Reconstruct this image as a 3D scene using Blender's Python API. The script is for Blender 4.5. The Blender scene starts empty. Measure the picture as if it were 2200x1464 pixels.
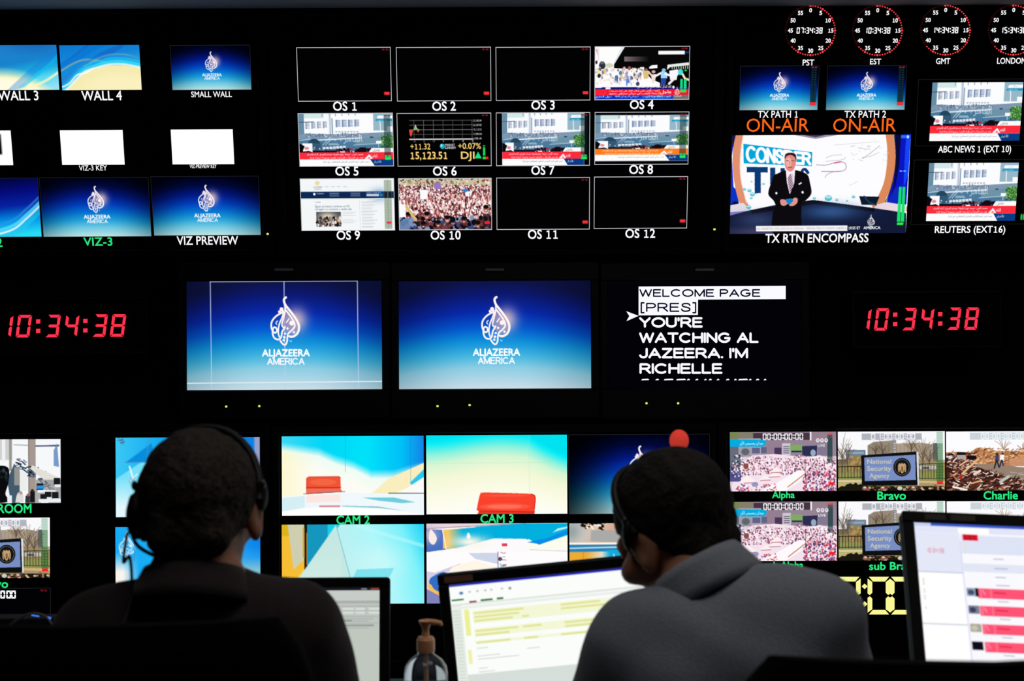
import bpy, bmesh, math, random
import numpy as np
from mathutils import Vector, Matrix

# ------------------------------------------------------------------ camera, world, exposure, ceiling lamps
SC = bpy.context.scene
COL = SC.collection
F_PX = 3055.0                 # focal length in pixels of the 2200 x 1464 frame
CAM_Z = 1.42
ROLL = math.radians(0.30)
WALL_Y = 4.30
cam_d = bpy.data.cameras.new('camera')
cam_d.sensor_width = 36.0
cam_d.lens = 36.0 * F_PX / 2200.0
cam_d.clip_start = 0.05
cam_d.dof.use_dof = True
cam_d.dof.focus_distance = 4.26
cam_d.dof.aperture_fstop = 6.3
cam = bpy.data.objects.new('camera', cam_d)
cam.matrix_world = Matrix.Translation((0, 0, CAM_Z)) @ Matrix.Rotation(math.pi / 2, 4, 'X') @ Matrix.Rotation(-ROLL, 4, 'Z')
COL.objects.link(cam)
SC.camera = cam
SC.view_settings.view_transform = 'Standard'
SC.view_settings.look = 'None'
SC.view_settings.gamma = 1.0
SC.view_settings.exposure = 0.0
SC.view_settings.use_curve_mapping = False
wd = bpy.data.worlds.new('dark_room')
SC.world = wd
wd.use_nodes = True
wd.node_tree.nodes['Background'].inputs[0].default_value = (0.5, 0.55, 0.6, 1)
wd.node_tree.nodes['Background'].inputs[1].default_value = 0.002
LAMP_POWER = 3.0              # emission of the dimmed ceiling panels
rng = np.random.default_rng(7)

# ------------------------------------------------------------------ colour and materials
def lin(c):
    c = np.asarray(c, dtype=np.float64) / 255.0
    return np.where(c <= 0.04045, c / 12.92, ((c + 0.055) / 1.055) ** 2.4)

MATS = {}
def pmat(name, rgb, rough=0.6, metal=0.0, spec=0.5, noise=0.0, scale=60.0, bump=0.0, trans=0.0, ior=1.45, sheen=0.0):
    """procedural principled material: noise in the colour and a noise bump"""
    if name in MATS: return MATS[name]
    m = bpy.data.materials.new(name); m.use_nodes = True
    nt = m.node_tree; b = nt.nodes['Principled BSDF']
    c = lin(rgb)
    b.inputs['Base Color'].default_value = (*c, 1)
    b.inputs['Roughness'].default_value = rough
    b.inputs['Metallic'].default_value = metal
    b.inputs['Specular IOR Level'].default_value = spec
    b.inputs['Transmission Weight'].default_value = trans
    b.inputs['IOR'].default_value = ior
    b.inputs['Sheen Weight'].default_value = sheen
    if noise or bump:
        tc = nt.nodes.new('ShaderNodeTexCoord')
        nz = nt.nodes.new('ShaderNodeTexNoise'); nz.inputs['Scale'].default_value = scale; nz.inputs['Detail'].default_value = 4
        nt.links.new(tc.outputs['Object'], nz.inputs['Vector'])
        if noise:
            rp = nt.nodes.new('ShaderNodeValToRGB')
            rp.color_ramp.elements[0].color = (*(c * (1 - noise)), 1); rp.color_ramp.elements[0].position = 0.3
            rp.color_ramp.elements[1].color = (*np.minimum(c * (1 + noise), 1), 1); rp.color_ramp.elements[1].position = 0.7
            nt.links.new(nz.outputs['Fac'], rp.inputs['Fac']); nt.links.new(rp.outputs['Color'], b.inputs['Base Color'])
        if bump:
            bp = nt.nodes.new('ShaderNodeBump'); bp.inputs['Strength'].default_value = bump; bp.inputs['Distance'].default_value = 0.004
            nt.links.new(nz.outputs['Fac'], bp.inputs['Height']); nt.links.new(bp.outputs['Normal'], b.inputs['Normal'])
    MATS[name] = m
    return m

def emat(name, rgb, strength=1.0):
    if name in MATS: return MATS[name]
    m = bpy.data.materials.new(name); m.use_nodes = True
    nt = m.node_tree; nt.nodes.clear()
    o = nt.nodes.new('ShaderNodeOutputMaterial'); e = nt.nodes.new('ShaderNodeEmission')
    e.inputs[0].default_value = (*lin(rgb), 1); e.inputs[1].default_value = strength
    nt.links.new(e.outputs[0], o.inputs[0])
    MATS[name] = m
    return m

def picture_mat():
    """lit screen pixels: the picture is a colour attribute of the tile's fine mesh"""
    if 'lit_picture' in MATS: return MATS['lit_picture']
    m = bpy.data.materials.new('lit_picture'); m.use_nodes = True
    nt = m.node_tree; nt.nodes.clear()
    o = nt.nodes.new('ShaderNodeOutputMaterial'); e = nt.nodes.new('ShaderNodeEmission')
    a = nt.nodes.new('ShaderNodeAttribute'); a.attribute_name = 'pixels'
    nt.links.new(a.outputs['Color'], e.inputs[0]); nt.links.new(e.outputs[0], o.inputs[0])
    MATS['lit_picture'] = m
    return m

M_WALL = pmat('black_wall_cladding', (7, 7, 8), 0.85, spec=0.15, noise=0.3, scale=30, bump=0.1)
M_FLOOR = pmat('dark_carpet', (16, 16, 18), 0.95, spec=0.1, noise=0.5, scale=220, bump=0.6)
M_CEIL = pmat('ceiling_paint', (190, 191, 196), 0.9, spec=0.2, noise=0.05, scale=40, bump=0.1)
M_BEZEL = pmat('black_bezel_plastic', (9, 9, 10), 0.5, spec=0.3, noise=0.2, scale=120)
M_GLASS = pmat('unlit_panel_glass', (3, 3, 4), 0.6, spec=0.08, noise=0.1, scale=60)
M_PLASTIC = pmat('dark_moulded_plastic', (10, 10, 11), 0.55, spec=0.25, noise=0.2, scale=150, bump=0.1)
M_METAL = pmat('grey_painted_metal', (70, 72, 75), 0.4, metal=0.8, noise=0.1, scale=90)
M_TAB = pmat('grey_moulded_tab', (150, 150, 152), 0.6, noise=0.1, scale=90)
M_DESK = pmat('charcoal_laminate', (18, 18, 19), 0.55, spec=0.3, noise=0.25, scale=40)
M_CHAIR = pmat('black_chair_fabric', (13, 12, 12), 0.95, spec=0.1, noise=0.35, scale=400, bump=0.5)
M_SKIN = pmat('skin', (176, 122, 98), 0.55, spec=0.35, noise=0.12, scale=45, bump=0.12)
M_HAIR_A = pmat('greying_dark_hair', (42, 36, 32), 0.8, spec=0.25, noise=0.6, scale=150, bump=0.9)
M_HAIR_B = pmat('dark_brown_hair', (24, 19, 16), 0.8, spec=0.25, noise=0.6, scale=150, bump=0.9)
M_SHIRT_A = pmat('dark_maroon_shirt_cloth', (44, 36, 40), 0.92, spec=0.15, noise=0.2, scale=300, bump=0.3, sheen=0.1)
M_SHIRT_B = pmat('slate_blue_shirt_cloth', (124, 130, 144), 0.92, spec=0.15, noise=0.12, scale=300, bump=0.3, sheen=0.1)
M_TROUSER = pmat('dark_trouser_cloth', (26, 27, 32), 0.95, spec=0.1, noise=0.2, scale=300, bump=0.3)
M_SHOE = pmat('black_leather', (12, 11, 11), 0.45, noise=0.2, scale=80)
M_EYE = pmat('eye_white', (215, 212, 206), 0.25, noise=0.03, scale=40)
M_IRIS = pmat('brown_iris', (60, 38, 22), 0.3, noise=0.3, scale=400)
WHITE = emat('white_characters', (250, 250, 255)); GREEN = emat('green_characters', (38, 232, 128))
ORANGE = emat('orange_characters', (252, 104, 26)); LEDRED = emat('red_led_segments', (255, 52, 78))
YELLOW = emat('pale_yellow_segments', (250, 248, 150)); INK = emat('dark_characters_on_white', (8, 8, 34))
REDDOT = emat('lit_red_dots', (240, 62, 66)); DIMDOT = emat('unlit_red_dots', (52, 10, 12))
LEDLIME = emat('lime_power_led', (222, 232, 90)); BORDER = emat('grey_white_tile_border', (188, 190, 196))
FAINT = emat('faint_grey_tile_border', (34, 34, 38)); BLUELED = emat('blue_light_strip', (70, 130, 255))

# ------------------------------------------------------------------ objects and properties
WLOC = {}
def _link(o, parent=None, loc=(0, 0, 0)):
    COL.objects.link(o)
    if parent is not None:
        o.parent = parent
        o.location = Vector(loc) - WLOC[parent.name]
    else:
        o.location = loc
    WLOC[o.name] = Vector(loc)
    return o

def tag(o, label=None, cat=None, group=None, kind=None):
    if label: o['label'] = label
    if cat: o['category'] = cat
    if group: o['group'] = group
    if kind: o['kind'] = kind
    return o

def thing(name, loc, label, cat, group=None):
    o = bpy.data.objects.new(name, None); o.empty_display_size = 0.1
    _link(o, None, loc)
    return tag(o, label, cat, group)

def mesh_obj(name, verts, faces, mat, parent=None, smooth=False, label=None, origin=None):
    """verts in world space; the object sits at its parent's base (or the given origin)"""
    me = bpy.data.meshes.new(name)
    o = bpy.data.objects.new(name, me)
    loc = Vector(origin) if origin is not None else (WLOC[parent.name].copy() if parent is not None else Vector((0, 0, 0)))
    v = np.asarray(verts, dtype=np.float64) - np.array(loc)
    me.from_pydata(v.tolist(), [], [list(map(int, f)) for f in faces])
    me.update()
    if smooth: me.polygons.foreach_set('use_smooth', [True] * len(me.polygons))
    me.materials.append(mat)
    _link(o, parent, loc)
    if label: o['label'] = label
    return o

class MB:
    """collects boxes, tubes, lathes ... into one mesh, in world space"""
    def __init__(s): s.bm = bmesh.new()
    def box(s, c, size, R=None, bevel=0.0, seg=2):
        M = Matrix.Translation(Vector(c)) @ (R.to_4x4() if R is not None else Matrix.Identity(4)) @ Matrix.Diagonal((*size, 1))
        r = bmesh.ops.create_cube(s.bm, size=1.0, matrix=M)
        if bevel:
            es = list({e for v in r['verts'] for e in v.link_edges})
            bmesh.ops.bevel(s.bm, geom=es, offset=bevel, segments=seg, affect='EDGES', profile=0.5)
        return s
    def loft(s, rings, cap=True, closed=True):
        vs = [[s.bm.verts.new(Vector(p)) for p in r] for r in rings]
        n = len(vs[0])
        for a, b in zip(vs[:-1], vs[1:]):
            for i in range(n if closed else n - 1):
                j = (i + 1) % n
                s.bm.faces.new((a[i], a[j], b[j], b[i]))
        if cap and closed:
            s.bm.faces.new(list(reversed(vs[0]))); s.bm.faces.new(vs[-1])
        return s
    def lathe(s, c, prof, n=24, axis=(0, 0, 1)):
        z = Vector(axis).normalized(); x = z.orthogonal().normalized(); y = z.cross(x)
        rings = [[Vector(c) + z * h + (x * math.cos(t) + y * math.sin(t)) * max(r, 1e-4) for t in [2 * math.pi * k / n for k in range(n)]] for r, h in prof]
        return s.loft(rings)
    def tube(s, pts, r, n=8):
        pts = [Vector(p) for p in pts]
        rad = r if isinstance(r, (list, tuple)) else [r] * len(pts)
        rings = []; prev = None
        for i, p in enumerate(pts):
            t = (pts[min(i + 1, len(pts) - 1)] - pts[max(i - 1, 0)]).normalized()
            x = t.orthogonal().normalized() if prev is None else (prev - t * prev.dot(t)).normalized()
            prev = x; y = t.cross(x)
            rings.append([p + (x * math.cos(a) + y * math.sin(a)) * rad[i] for a in [2 * math.pi * k / n for k in range(n)]])
        return s.loft(rings)
    def sphere(s, c, r, u=16, v=10):
        rr = r if isinstance(r, (tuple, list)) else (r, r, r)
        bmesh.ops.create_uvsphere(s.bm, u_segments=u, v_segments=v, radius=1.0, matrix=Matrix.Translation(Vector(c)) @ Matrix.Diagonal((*rr, 1)))
        return s
    def build(s, name, mat, parent=None, smooth=False, label=None, origin=None):
        me = bpy.data.meshes.new(name); o = bpy.data.objects.new(name, me)
        loc = Vector(origin) if origin is not None else (WLOC[parent.name].copy() if parent is not None else Vector((0, 0, 0)))
        bmesh.ops.recalc_face_normals(s.bm, faces=s.bm.faces)
        bmesh.ops.translate(s.bm, vec=-loc, verts=s.bm.verts)
        s.bm.to_mesh(me); s.bm.free()
        if smooth:
            me.polygons.foreach_set('use_smooth', [True] * len(me.polygons))
            try: me.set_sharp_from_angle(angle=math.radians(40))
            except Exception: pass
        me.materials.append(mat)
        _link(o, parent, loc)
        if label: o['label'] = label
        return o

def spline(pts, n=8, closed=False):
    """Catmull-Rom through the points"""
    P = [np.asarray(p, float) for p in pts]; out = []
    m = len(P)
    for i in range(m if closed else m - 1):
        p0 = P[(i - 1) % m] if (closed or i > 0) else P[0]
        p1 = P[i]; p2 = P[(i + 1) % m]
        p3 = P[(i + 2) % m] if (closed or i + 2 < m) else P[-1]
        for k in range(n):
            t = k / n
            out.append(0.5 * ((2 * p1) + (-p0 + p2) * t + (2 * p0 - 5 * p1 + 4 * p2 - p3) * t * t + (-p0 + 3 * p1 - 3 * p2 + p3) * t ** 3))
    if not closed: out.append(P[-1])
    return out

# ------------------------------------------------------------------ from a measured image point to a place in the room
def ray(px, py):
    x, y = px - 1100.0, py - 732.0
    a = x * math.cos(ROLL) - y * math.sin(ROLL); b = x * math.sin(ROLL) + y * math.cos(ROLL)
    return Vector((a / F_PX, 1.0, -b / F_PX))
def at(px, py, y):
    return Vector((0, 0, CAM_Z)) + ray(px, py) * y

class Plane:
    """a screen's plane: origin, right axis, up axis, normal towards the room"""
    def __init__(s, o, u, v):
        s.o, s.u, s.v = Vector(o), Vector(u).normalized(), Vector(v).normalized()
        s.n = s.u.cross(s.v).normalized()
        if s.n.y > 0: s.n = -s.n
    def hit(s, px, py, off=0.0):
        r = ray(px, py); c = Vector((0, 0, CAM_Z))
        t = ((s.o + s.n * off) - c).dot(s.n) / r.dot(s.n)
        return c + r * t
    def uv(s, p): d = Vector(p) - s.o; return d.dot(s.u), d.dot(s.v)
    def pt(s, a, b, off=0.0): return s.o + s.u * a + s.v * b + s.n * off
    def rect(s, x0, y0, x1, y1):
        a0, b1 = s.uv(s.hit(x0, y0)); a1, b0 = s.uv(s.hit(x1, y1))
        return a0, b0, a1, b1
    def R(s): return Matrix((s.u, s.n * -1, s.v)).transposed()

TILT = math.radians(12.0)
P_TOP = Plane(at(1100, 548, WALL_Y), (1, 0, 0), (0, -math.sin(TILT), math.cos(TILT)))
P_MID = Plane((0, WALL_Y, 1.2), (1, 0, 0), (0, 0, 1))

# ------------------------------------------------------------------ lettering
_TX = {}
def text_tris(body, bold=0.012):
    key = (body, bold)
    if key in _TX: return _TX[key]
    c = bpy.data.curves.new('lettering', 'FONT'); c.body = body.replace('1', '\U0001D7F7'); c.size = 1.0; c.resolution_u = 3
    o = bpy.data.objects.new('lettering', c); COL.objects.link(o)
    bpy.context.view_layer.update()
    me = o.evaluated_get(bpy.context.evaluated_depsgraph_get()).to_mesh()
    me.calc_loop_triangles()
    V = np.array([v.co[:2] for v in me.vertices]); T = np.array([t.vertices[:] for t in me.loop_triangles])
    o.to_mesh_clear(); bpy.data.objects.remove(o); bpy.data.curves.remove(c)
    if bold > .001:                      # thicken the strokes by overlaying shifted copies
        n = len(V); sh = [(bold, bold * .5), (-bold, -bold * .5), (bold * .5, -bold), (-bold * .5, bold)]
        V = np.concatenate([V + np.array(d) for d in sh]); T = np.concatenate([T + n * k for k in range(4)])
    _TX[key] = (V, T)
    return V, T
CAP_H = float(text_tris('H', 0)[0][:, 1].max())

_AR = {}
_code = 0xFE80
for _ch in 'ءآأؤإئابةتثجحخدذرزسشصضطظعغفقكلمنهوىي':
    _n = {'ء': 1, 'ئ': 4, 'ة': 2}.get(_ch, 2 if _ch in 'آأؤإادذرزوى' else 4)
    _AR[_ch] = (_code, _n); _code += _n
def arabic(s):
    """joined letter forms, in visual order"""
    out = []
    s = s.replace('لا', '\u0001').replace('لأ', '\u0002')
    A = dict(_AR); A['\u0001'] = (0xFEFB, 2); A['\u0002'] = (0xFEF7, 2)
    for i, ch in enumerate(s):
        if ch not in A: out.append(ch); continue
        prev = i > 0 and s[i - 1] in A and A[s[i - 1]][1] == 4
        nxt = i + 1 < len(s) and s[i + 1] in A and A[s[i + 1]][1] >= 2 and A[ch][1] == 4
        code, n = A[ch]
        if n == 1: out.append(chr(code))
        elif n == 2: out.append(chr(code + (1 if prev else 0)))
        else: out.append(chr(code + (3 if prev and nxt else 1 if prev else 2 if nxt else 0)))
    return ''.join(reversed(out))

def arc(cx, cy, rx, ry, a0, a1, n=14):
    return [(cx + rx * math.cos(math.radians(a0 + (a1 - a0) * k / n)), cy + ry * math.sin(math.radians(a0 + (a1 - a0) * k / n))) for k in range(n + 1)]
GROT = {  # plain grotesque capitals as strokes: width, polylines (y up, cap height 1)
    'A': (.8, [[(0, 0), (.4, 1), (.8, 0)], [(.15, .33), (.65, .33)]]),
    'C': (.84, [arc(.44, .5, .44, .5, 48, 312)]),
    'D': (.74, [[(0, 0), (0, 1), (.3, 1)] + arc(.3, .5, .44, .5, 90, -90) + [(0, 0)]]),
    'E': (.64, [[(.64, 0), (0, 0), (0, 1), (.62, 1)], [(0, .53), (.57, .53)]]),
    'G': (.88, [arc(.44, .5, .44, .5, 48, 325) + [(.84, .46), (.5, .46)]]),
    'H': (.7, [[(0, 0), (0, 1)], [(.7, 0), (.7, 1)], [(0, .53), (.7, .53)]]),
    'I': (.0, [[(0, 0), (0, 1)]]),
    'J': (.5, [[(.5, 1), (.5, .26)] + arc(.25, .26, .25, .26, 0, -170)]),
    'L': (.56, [[(0, 1), (0, 0), (.56, 0)]]),
    'M': (.84, [[(0, 0), (0, 1), (.42, .06), (.84, 1), (.84, 0)]]),
    'N': (.7, [[(0, 0), (0, 1), (.7, 0), (.7, 1)]]),
    'O': (.92, [arc(.46, .5, .46, .5, 0, 360, 24)]),
    'P': (.66, [[(0, 0), (0, 1), (.4, 1)] + arc(.4, .73, .26, .27, 90, -90) + [(0, .46)]]),
    'R': (.72, [[(0, 0), (0, 1), (.4, 1)] + arc(.4, .74, .27, .26, 90, -90) + [(0, .48)], [(.38, .48), (.72, 0)]]),
    'S': (.66, [spline([(.64, .76), (.55, .95), (.33, 1), (.1, .93), (.06, .74), (.2, .58), (.46, .48), (.63, .33), (.6, .1), (.34, 0), (.1, .06), (.01, .27)], 4)]),
    'T': (.72, [[(0, 1), (.72, 1)], [(.36, 1), (.36, 0)]]),
    'U': (.68, [[(0, 1), (0, .33)] + arc(.34, .33, .34, .33, 180, 360) + [(.68, 1)]]),
    'W': (1.04, [[(0, 1), (.26, 0), (.52, .96), (.78, 0), (1.04, 1)]]),
    'Y': (.74, [[(0, 1), (.37, .46), (.74, 1)], [(.37, .46), (.37, 0)]]),
    'Z': (.68, [[(.02, 1), (.66, 1), (0, 0), (.68, 0)]]),
    "'": (.0, [[(0, 1), (0, .74)]]), '.': (.0, [[(0, 0), (0, .02)]]),
    '[': (.2, [[(.2, 1.1), (0, 1.1), (0, -.2), (.2, -.2)]]), ']': (.2, [[(0, 1.1), (.2, 1.1), (.2, -.2), (0, -.2)]]),
}
def grot_strokes(body, gap=.24, space=.45):
    x = 0; out = []
    for ch in body:
        if ch == ' ': x += space; continue
        w, st = GROT[ch]
        out += [[(x + p[0], p[1]) for p in s] for s in st]
        x += w + gap
    return out, x - gap
def fit_grot(body, x0, x1, yt, yb, gap=.24, space=.45):
    st, w = grot_strokes(body, gap, space)
    sx, sy = (x1 - x0) / w, yb - yt
    return [[(x0 + p[0] * sx, yb - p[1] * sy) for p in s] for s in st]
def stroke_polys(pts, w):
    """a polyline as quads with round joints"""
    out = []
    for (ax, ay), (bx, by) in zip(pts[:-1], pts[1:]):
        dx, dy = bx - ax, by - ay; L = math.hypot(dx, dy)
        if L < 1e-6: continue
        nx, ny = -dy / L * w / 2, dx / L * w / 2
        out.append([(ax + nx, ay + ny), (bx + nx, by + ny), (bx - nx, by - ny), (ax - nx, ay - ny)])
    for (ax, ay) in pts:
        out.append([(ax + w / 2 * math.cos(t), ay + w / 2 * math.sin(t)) for t in [2 * math.pi * k / 8 for k in range(8)]])
    return out

SEG = {'0': 'abcdef', '1': 'bc', '2': 'abged', '3': 'abgcd', '4': 'fgbc', '5': 'afgcd', '6': 'afgedc', '7': 'abc', '8': 'abcdefg', '9': 'abcfgd'}
def seg7(ch, x, y, w, h, t, slant=0.0, gap=0.06):
    """bevelled seven-segment polygons; (x, y) is the top left corner, y down"""
    def S(px, py): return (x + px + slant * (h - py), y + py)
    g = gap * t; m = h / 2; k = t / 2
    P = {'a': [(g + k * .3, 0), (w - g - k * .3, 0), (w - t - g, t), (t + g, t)],
         'd': [(t + g, h - t), (w - t - g, h - t), (w - g - k * .3, h), (g + k * .3, h)],
         'g': [(g + k, m), (t + g, m - k), (w - t - g, m - k), (w - g - k, m), (w - t - g, m + k), (t + g, m + k)],
         'f': [(0, k * .5 + g), (t, t + g), (t, m - k - g), (k, m - g), (0, m - k * .6 - g)],
         'b': [(w, k * .5 + g), (w - t, t + g), (w - t, m - k - g), (w - k, m - g), (w, m - k * .6 - g)],
         'e': [(0, h - k * .5 - g), (t, h - t - g), (t, m + k + g), (k, m + g), (0, m + k * .6 + g)],
         'c': [(w, h - k * .5 - g), (w - t, h - t - g), (w - t, m + k + g), (w - k, m + g), (w, m + k * .6 + g)]}
    return [[S(*p) for p in P[s]] for s in SEG[ch]]

def flat(name, polys, plane, off, mat, parent, label=None):
    """polygons given at measured image points, laid on the screen's own plane"""
    V, Fc = [], []
    for pl in polys:
        b = len(V)
        for p in pl: V.append(plane.hit(p[0], p[1], off))
        Fc.append(list(range(b, b + len(pl))))
    return mesh_obj(name, [list(v) for v in V], Fc, mat, parent, label=label)
def caption(body, plane, x0, x1, yt, yb, mat, parent, name='caption', bold=0.012, off=0.004, label=None):
    V, T = text_tris(body, bold)
    lo, hi = V[:, 0].min(), V[:, 0].max()
    a0, b0, a1, b1 = plane.rect(x0, yt, x1, yb)
    W = [plane.pt(a0 + (v[0] - lo) / (hi - lo) * (a1 - a0), b0 + v[1] / CAP_H * (b1 - b0), off) for v in V]
    return mesh_obj(name, [list(w) for w in W], T.tolist(), mat, parent, label=label)
# ------------------------------------------------------------------ what the screens show: a small painter for the lit pixels
class Pic:
    """colours are display values; coordinates are those of the reference box (optionally a leaning one)"""
    def __init__(s, w_px, h_px, res):
        s.w, s.h = max(4, int(w_px * res)), max(4, int(h_px * res))
        s.a = np.zeros((s.h, s.w, 3)); s.ref(0, 0, 1, 1)
    def ref(s, x0, y0, x1, y1, lean=None):
        s.r = (x0, y0, x1, y1); s.lean = lean
        s.k = s.h / (y1 - y0)
        return s
    def m(s, p):
        x0, y0, x1, y1 = s.r
        v = (p[1] - y0) / (y1 - y0)
        if s.lean:
            l0, r0, l1, r1 = s.lean
            L = l0 + (l1 - l0) * v; Rr = r0 + (r1 - r0) * v
            return ((p[0] - L) / (Rr - L) * s.w, v * s.h)
        return ((p[0] - x0) / (x1 - x0) * s.w, v * s.h)
    def put(s, cov, bx, by, col, al=1.0):
        h, w = cov.shape
        sub = s.a[by:by + h, bx:bx + w]
        cov = (cov * al)[..., None]
        sub += (np.asarray(col, float) - sub) * cov
    def box(s, xs, ys, pad=1):
        bx0 = max(0, int(math.floor(min(xs))) - pad); bx1 = min(s.w, int(math.ceil(max(xs))) + pad + 1)
        by0 = max(0, int(math.floor(min(ys))) - pad); by1 = min(s.h, int(math.ceil(max(ys))) + pad + 1)
        return bx0, by0, bx1, by1
    def fill(s, c): s.a[:] = c; return s
    def polys(s, plist, col, al=1.0, ss=3):
        """union of polygons in pixel space"""
        xs = [p[0] for q in plist for p in q]; ys = [p[1] for q in plist for p in q]
        x0, y0, x1, y1 = s.box(xs, ys)
        if x1 <= x0 or y1 <= y0: return s
        acc = np.zeros(((y1 - y0) * ss, (x1 - x0) * ss), bool)
        for q in plist:
            qx = [p[0] for p in q]; qy = [p[1] for p in q]
            c0 = max(0, int((min(qx) - x0) * ss)); c1 = min(acc.shape[1], int((max(qx) - x0) * ss) + 2)
            r0 = max(0, int((min(qy) - y0) * ss)); r1 = min(acc.shape[0], int((max(qy) - y0) * ss) + 2)
            if c1 <= c0 or r1 <= r0: continue
            gx = x0 + (np.arange(c0, c1) + .5) / ss; gy = (y0 + (np.arange(r0, r1) + .5) / ss)[:, None]
            ins = np.zeros((r1 - r0, c1 - c0), bool)
            n = len(q)
            for i in range(n):
                ax, ay = q[i]; bx, by = q[(i + 1) % n]
                if ay == by: continue
                cond = (ay > gy) != (by > gy)
                ins ^= cond & (gx < (bx - ax) * (gy - ay) / (by - ay) + ax)
            acc[r0:r1, c0:c1] |= ins
        cov = acc.reshape(y1 - y0, ss, x1 - x0, ss).mean(axis=(1, 3))
        s.put(cov, x0, y0, col, al)
        return s
    def poly(s, pts, col, al=1.0): return s.polys([[s.m(p) for p in pts]], col, al)
    def rect(s, x0, y0, x1, y1, col, al=1.0): return s.poly([(x0, y0), (x1, y0), (x1, y1), (x0, y1)], col, al)
    def ell(s, cx, cy, rx, ry, col, al=1.0, rot=0.0, n=20):
        c, sn = math.cos(rot), math.sin(rot)
        return s.poly([(cx + rx * math.cos(t) * c - ry * math.sin(t) * sn, cy + rx * math.cos(t) * sn + ry * math.sin(t) * c) for t in [2 * math.pi * k / n for k in range(n)]], col, al)
    def line(s, pts, w, col, al=1.0, smooth=0):
        if smooth: pts = spline(pts, smooth)
        P = [s.m(p) for p in pts]; hw = max(w * s.k / 2, 0.35)
        x0, y0, x1, y1 = s.box([p[0] for p in P], [p[1] for p in P], int(hw) + 2)
        if x1 <= x0 or y1 <= y0: return s
        gx = np.arange(x0, x1) + .5; gy = (np.arange(y0, y1) + .5)[:, None]
        d = np.full((y1 - y0, x1 - x0), 1e9)
        for (ax, ay), (bx, by) in zip(P[:-1], P[1:]):
            vx, vy = bx - ax, by - ay; L2 = vx * vx + vy * vy + 1e-9
            t = np.clip(((gx - ax) * vx + (gy - ay) * vy) / L2, 0, 1)
            d = np.minimum(d, np.hypot(gx - ax - t * vx, gy - ay - t * vy))
        s.put(np.clip(hw - d + .5, 0, 1), x0, y0, col, al)
        return s
    def glow(s, cx, cy, rx, ry, col, al=1.0, pw=2.0):
        c = s.m((cx, cy)); kx = s.w / abs(s.r[2] - s.r[0])
        gx = (np.arange(s.w) + .5 - c[0]) / (rx * kx); gy = ((np.arange(s.h) + .5 - c[1]) / (ry * s.k))[:, None]
        s.put(np.exp(-(gx * gx + gy * gy) ** (pw / 2)), 0, 0, col, al)
        return s
    def grid(s):
        """reference coordinates of every pixel"""
        x0, y0, x1, y1 = s.r
        return np.meshgrid(x0 + (np.arange(s.w) + .5) / s.w * (x1 - x0), y0 + (np.arange(s.h) + .5) / s.h * (y1 - y0))
    def ramp(s, t, stops):
        ks = [k for k, _ in stops]
        for c in range(3): s.a[..., c] = np.interp(t, ks, [v[c] for _, v in stops])
        return s
    def mask(s, cov, col, al=1.0): s.put(np.clip(cov, 0, 1), 0, 0, col, al); return s
    def text(s, body, x0, x1, yt, yb, col, al=1.0, bold=0.012, slant=0.0):
        V, T = text_tris(body, bold)
        lo, hi = V[:, 0].min(), V[:, 0].max()
        top, bot = (CAP_H, 0.0) if not any(ord(ch) > 0x600 for ch in body) else (V[:, 1].max(), V[:, 1].min())
        P = [s.m((x0 + (v[0] - lo) / (hi - lo) * (x1 - x0) + slant * (v[1] - bot) / (top - bot) * (yb - yt), yb - (v[1] - bot) / (top - bot) * (yb - yt))) for v in V]
        return s.polys([[P[i] for i in t] for t in T], col, al)
    def grot(s, body, x0, x1, yt, yb, w, col, al=1.0, gap=.24, space=.45):
        for st in fit_grot(body, x0, x1, yt, yb, gap, space): s.line(st, w, col, al)
        return s
    def seg(s, body, x, y, w, h, t, col, gap=2.0, colon=.5, bg=None):
        pl = []
        for ch in body:
            if ch == ':':
                for f in (.3, .7): pl.append([s.m(p) for p in [(x + colon * w / 2 - t * .6, y + h * f - t * .6), (x + colon * w / 2 + t * .6, y + h * f - t * .6), (x + colon * w / 2 + t * .6, y + h * f + t * .6), (x + colon * w / 2 - t * .6, y + h * f + t * .6)]])
                x += colon * w + gap * .3
            else:
                pl += [[s.m(p) for p in q] for q in seg7(ch, x, y, w, h, t, gap=0)]; x += w + gap
        return s.polys(pl, col)
    def specks(s, reg, n, cols, r, al=1.0, aspect=1.0, seed=1, dens=None):
        g = random.Random(seed)
        for _ in range(n):
            x = g.uniform(reg[0], reg[2]); y = g.uniform(reg[1], reg[3])
            if dens is not None and not dens(x, y): continue
            k = g.uniform(.5, 1.3)
            s.ell(x, y, r * k, r * k * aspect, g.choice(cols), al, g.uniform(-.6, .6), 7)
        return s
    def sticks(s, reg, n, cols, L, w, ang, seed=1, dens=None):
        g = random.Random(seed)
        for _ in range(n):
            x = g.uniform(reg[0], reg[2]); y = g.uniform(reg[1], reg[3])
            if dens is not None and not dens(x, y): continue
            t = g.uniform(*ang); l = L * g.uniform(.4, 1.3)
            s.line([(x, y), (x + l * math.cos(t), y + l * math.sin(t))], w * g.uniform(.6, 1.4), g.choice(cols))
        return s
    def meter(s, x0, y0, x1, y1, red=None, al=.45):
        """ghostly level meter down a tile's side"""
        s.rect(x0, y0, x1, y1, (20, 45, 30), al)
        mid = (x0 + x1) / 2; n = 14
        for k in range(n): s.rect(x0, y0 + (y1 - y0) * k / n, x1, y0 + (y1 - y0) * (k + .3) / n, (70, 110, 80), al * .4)
        if red is not None: s.rect(x0, red - (y1 - y0) * .035, x1, red + (y1 - y0) * .035, (250, 50, 55))
        return s

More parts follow.
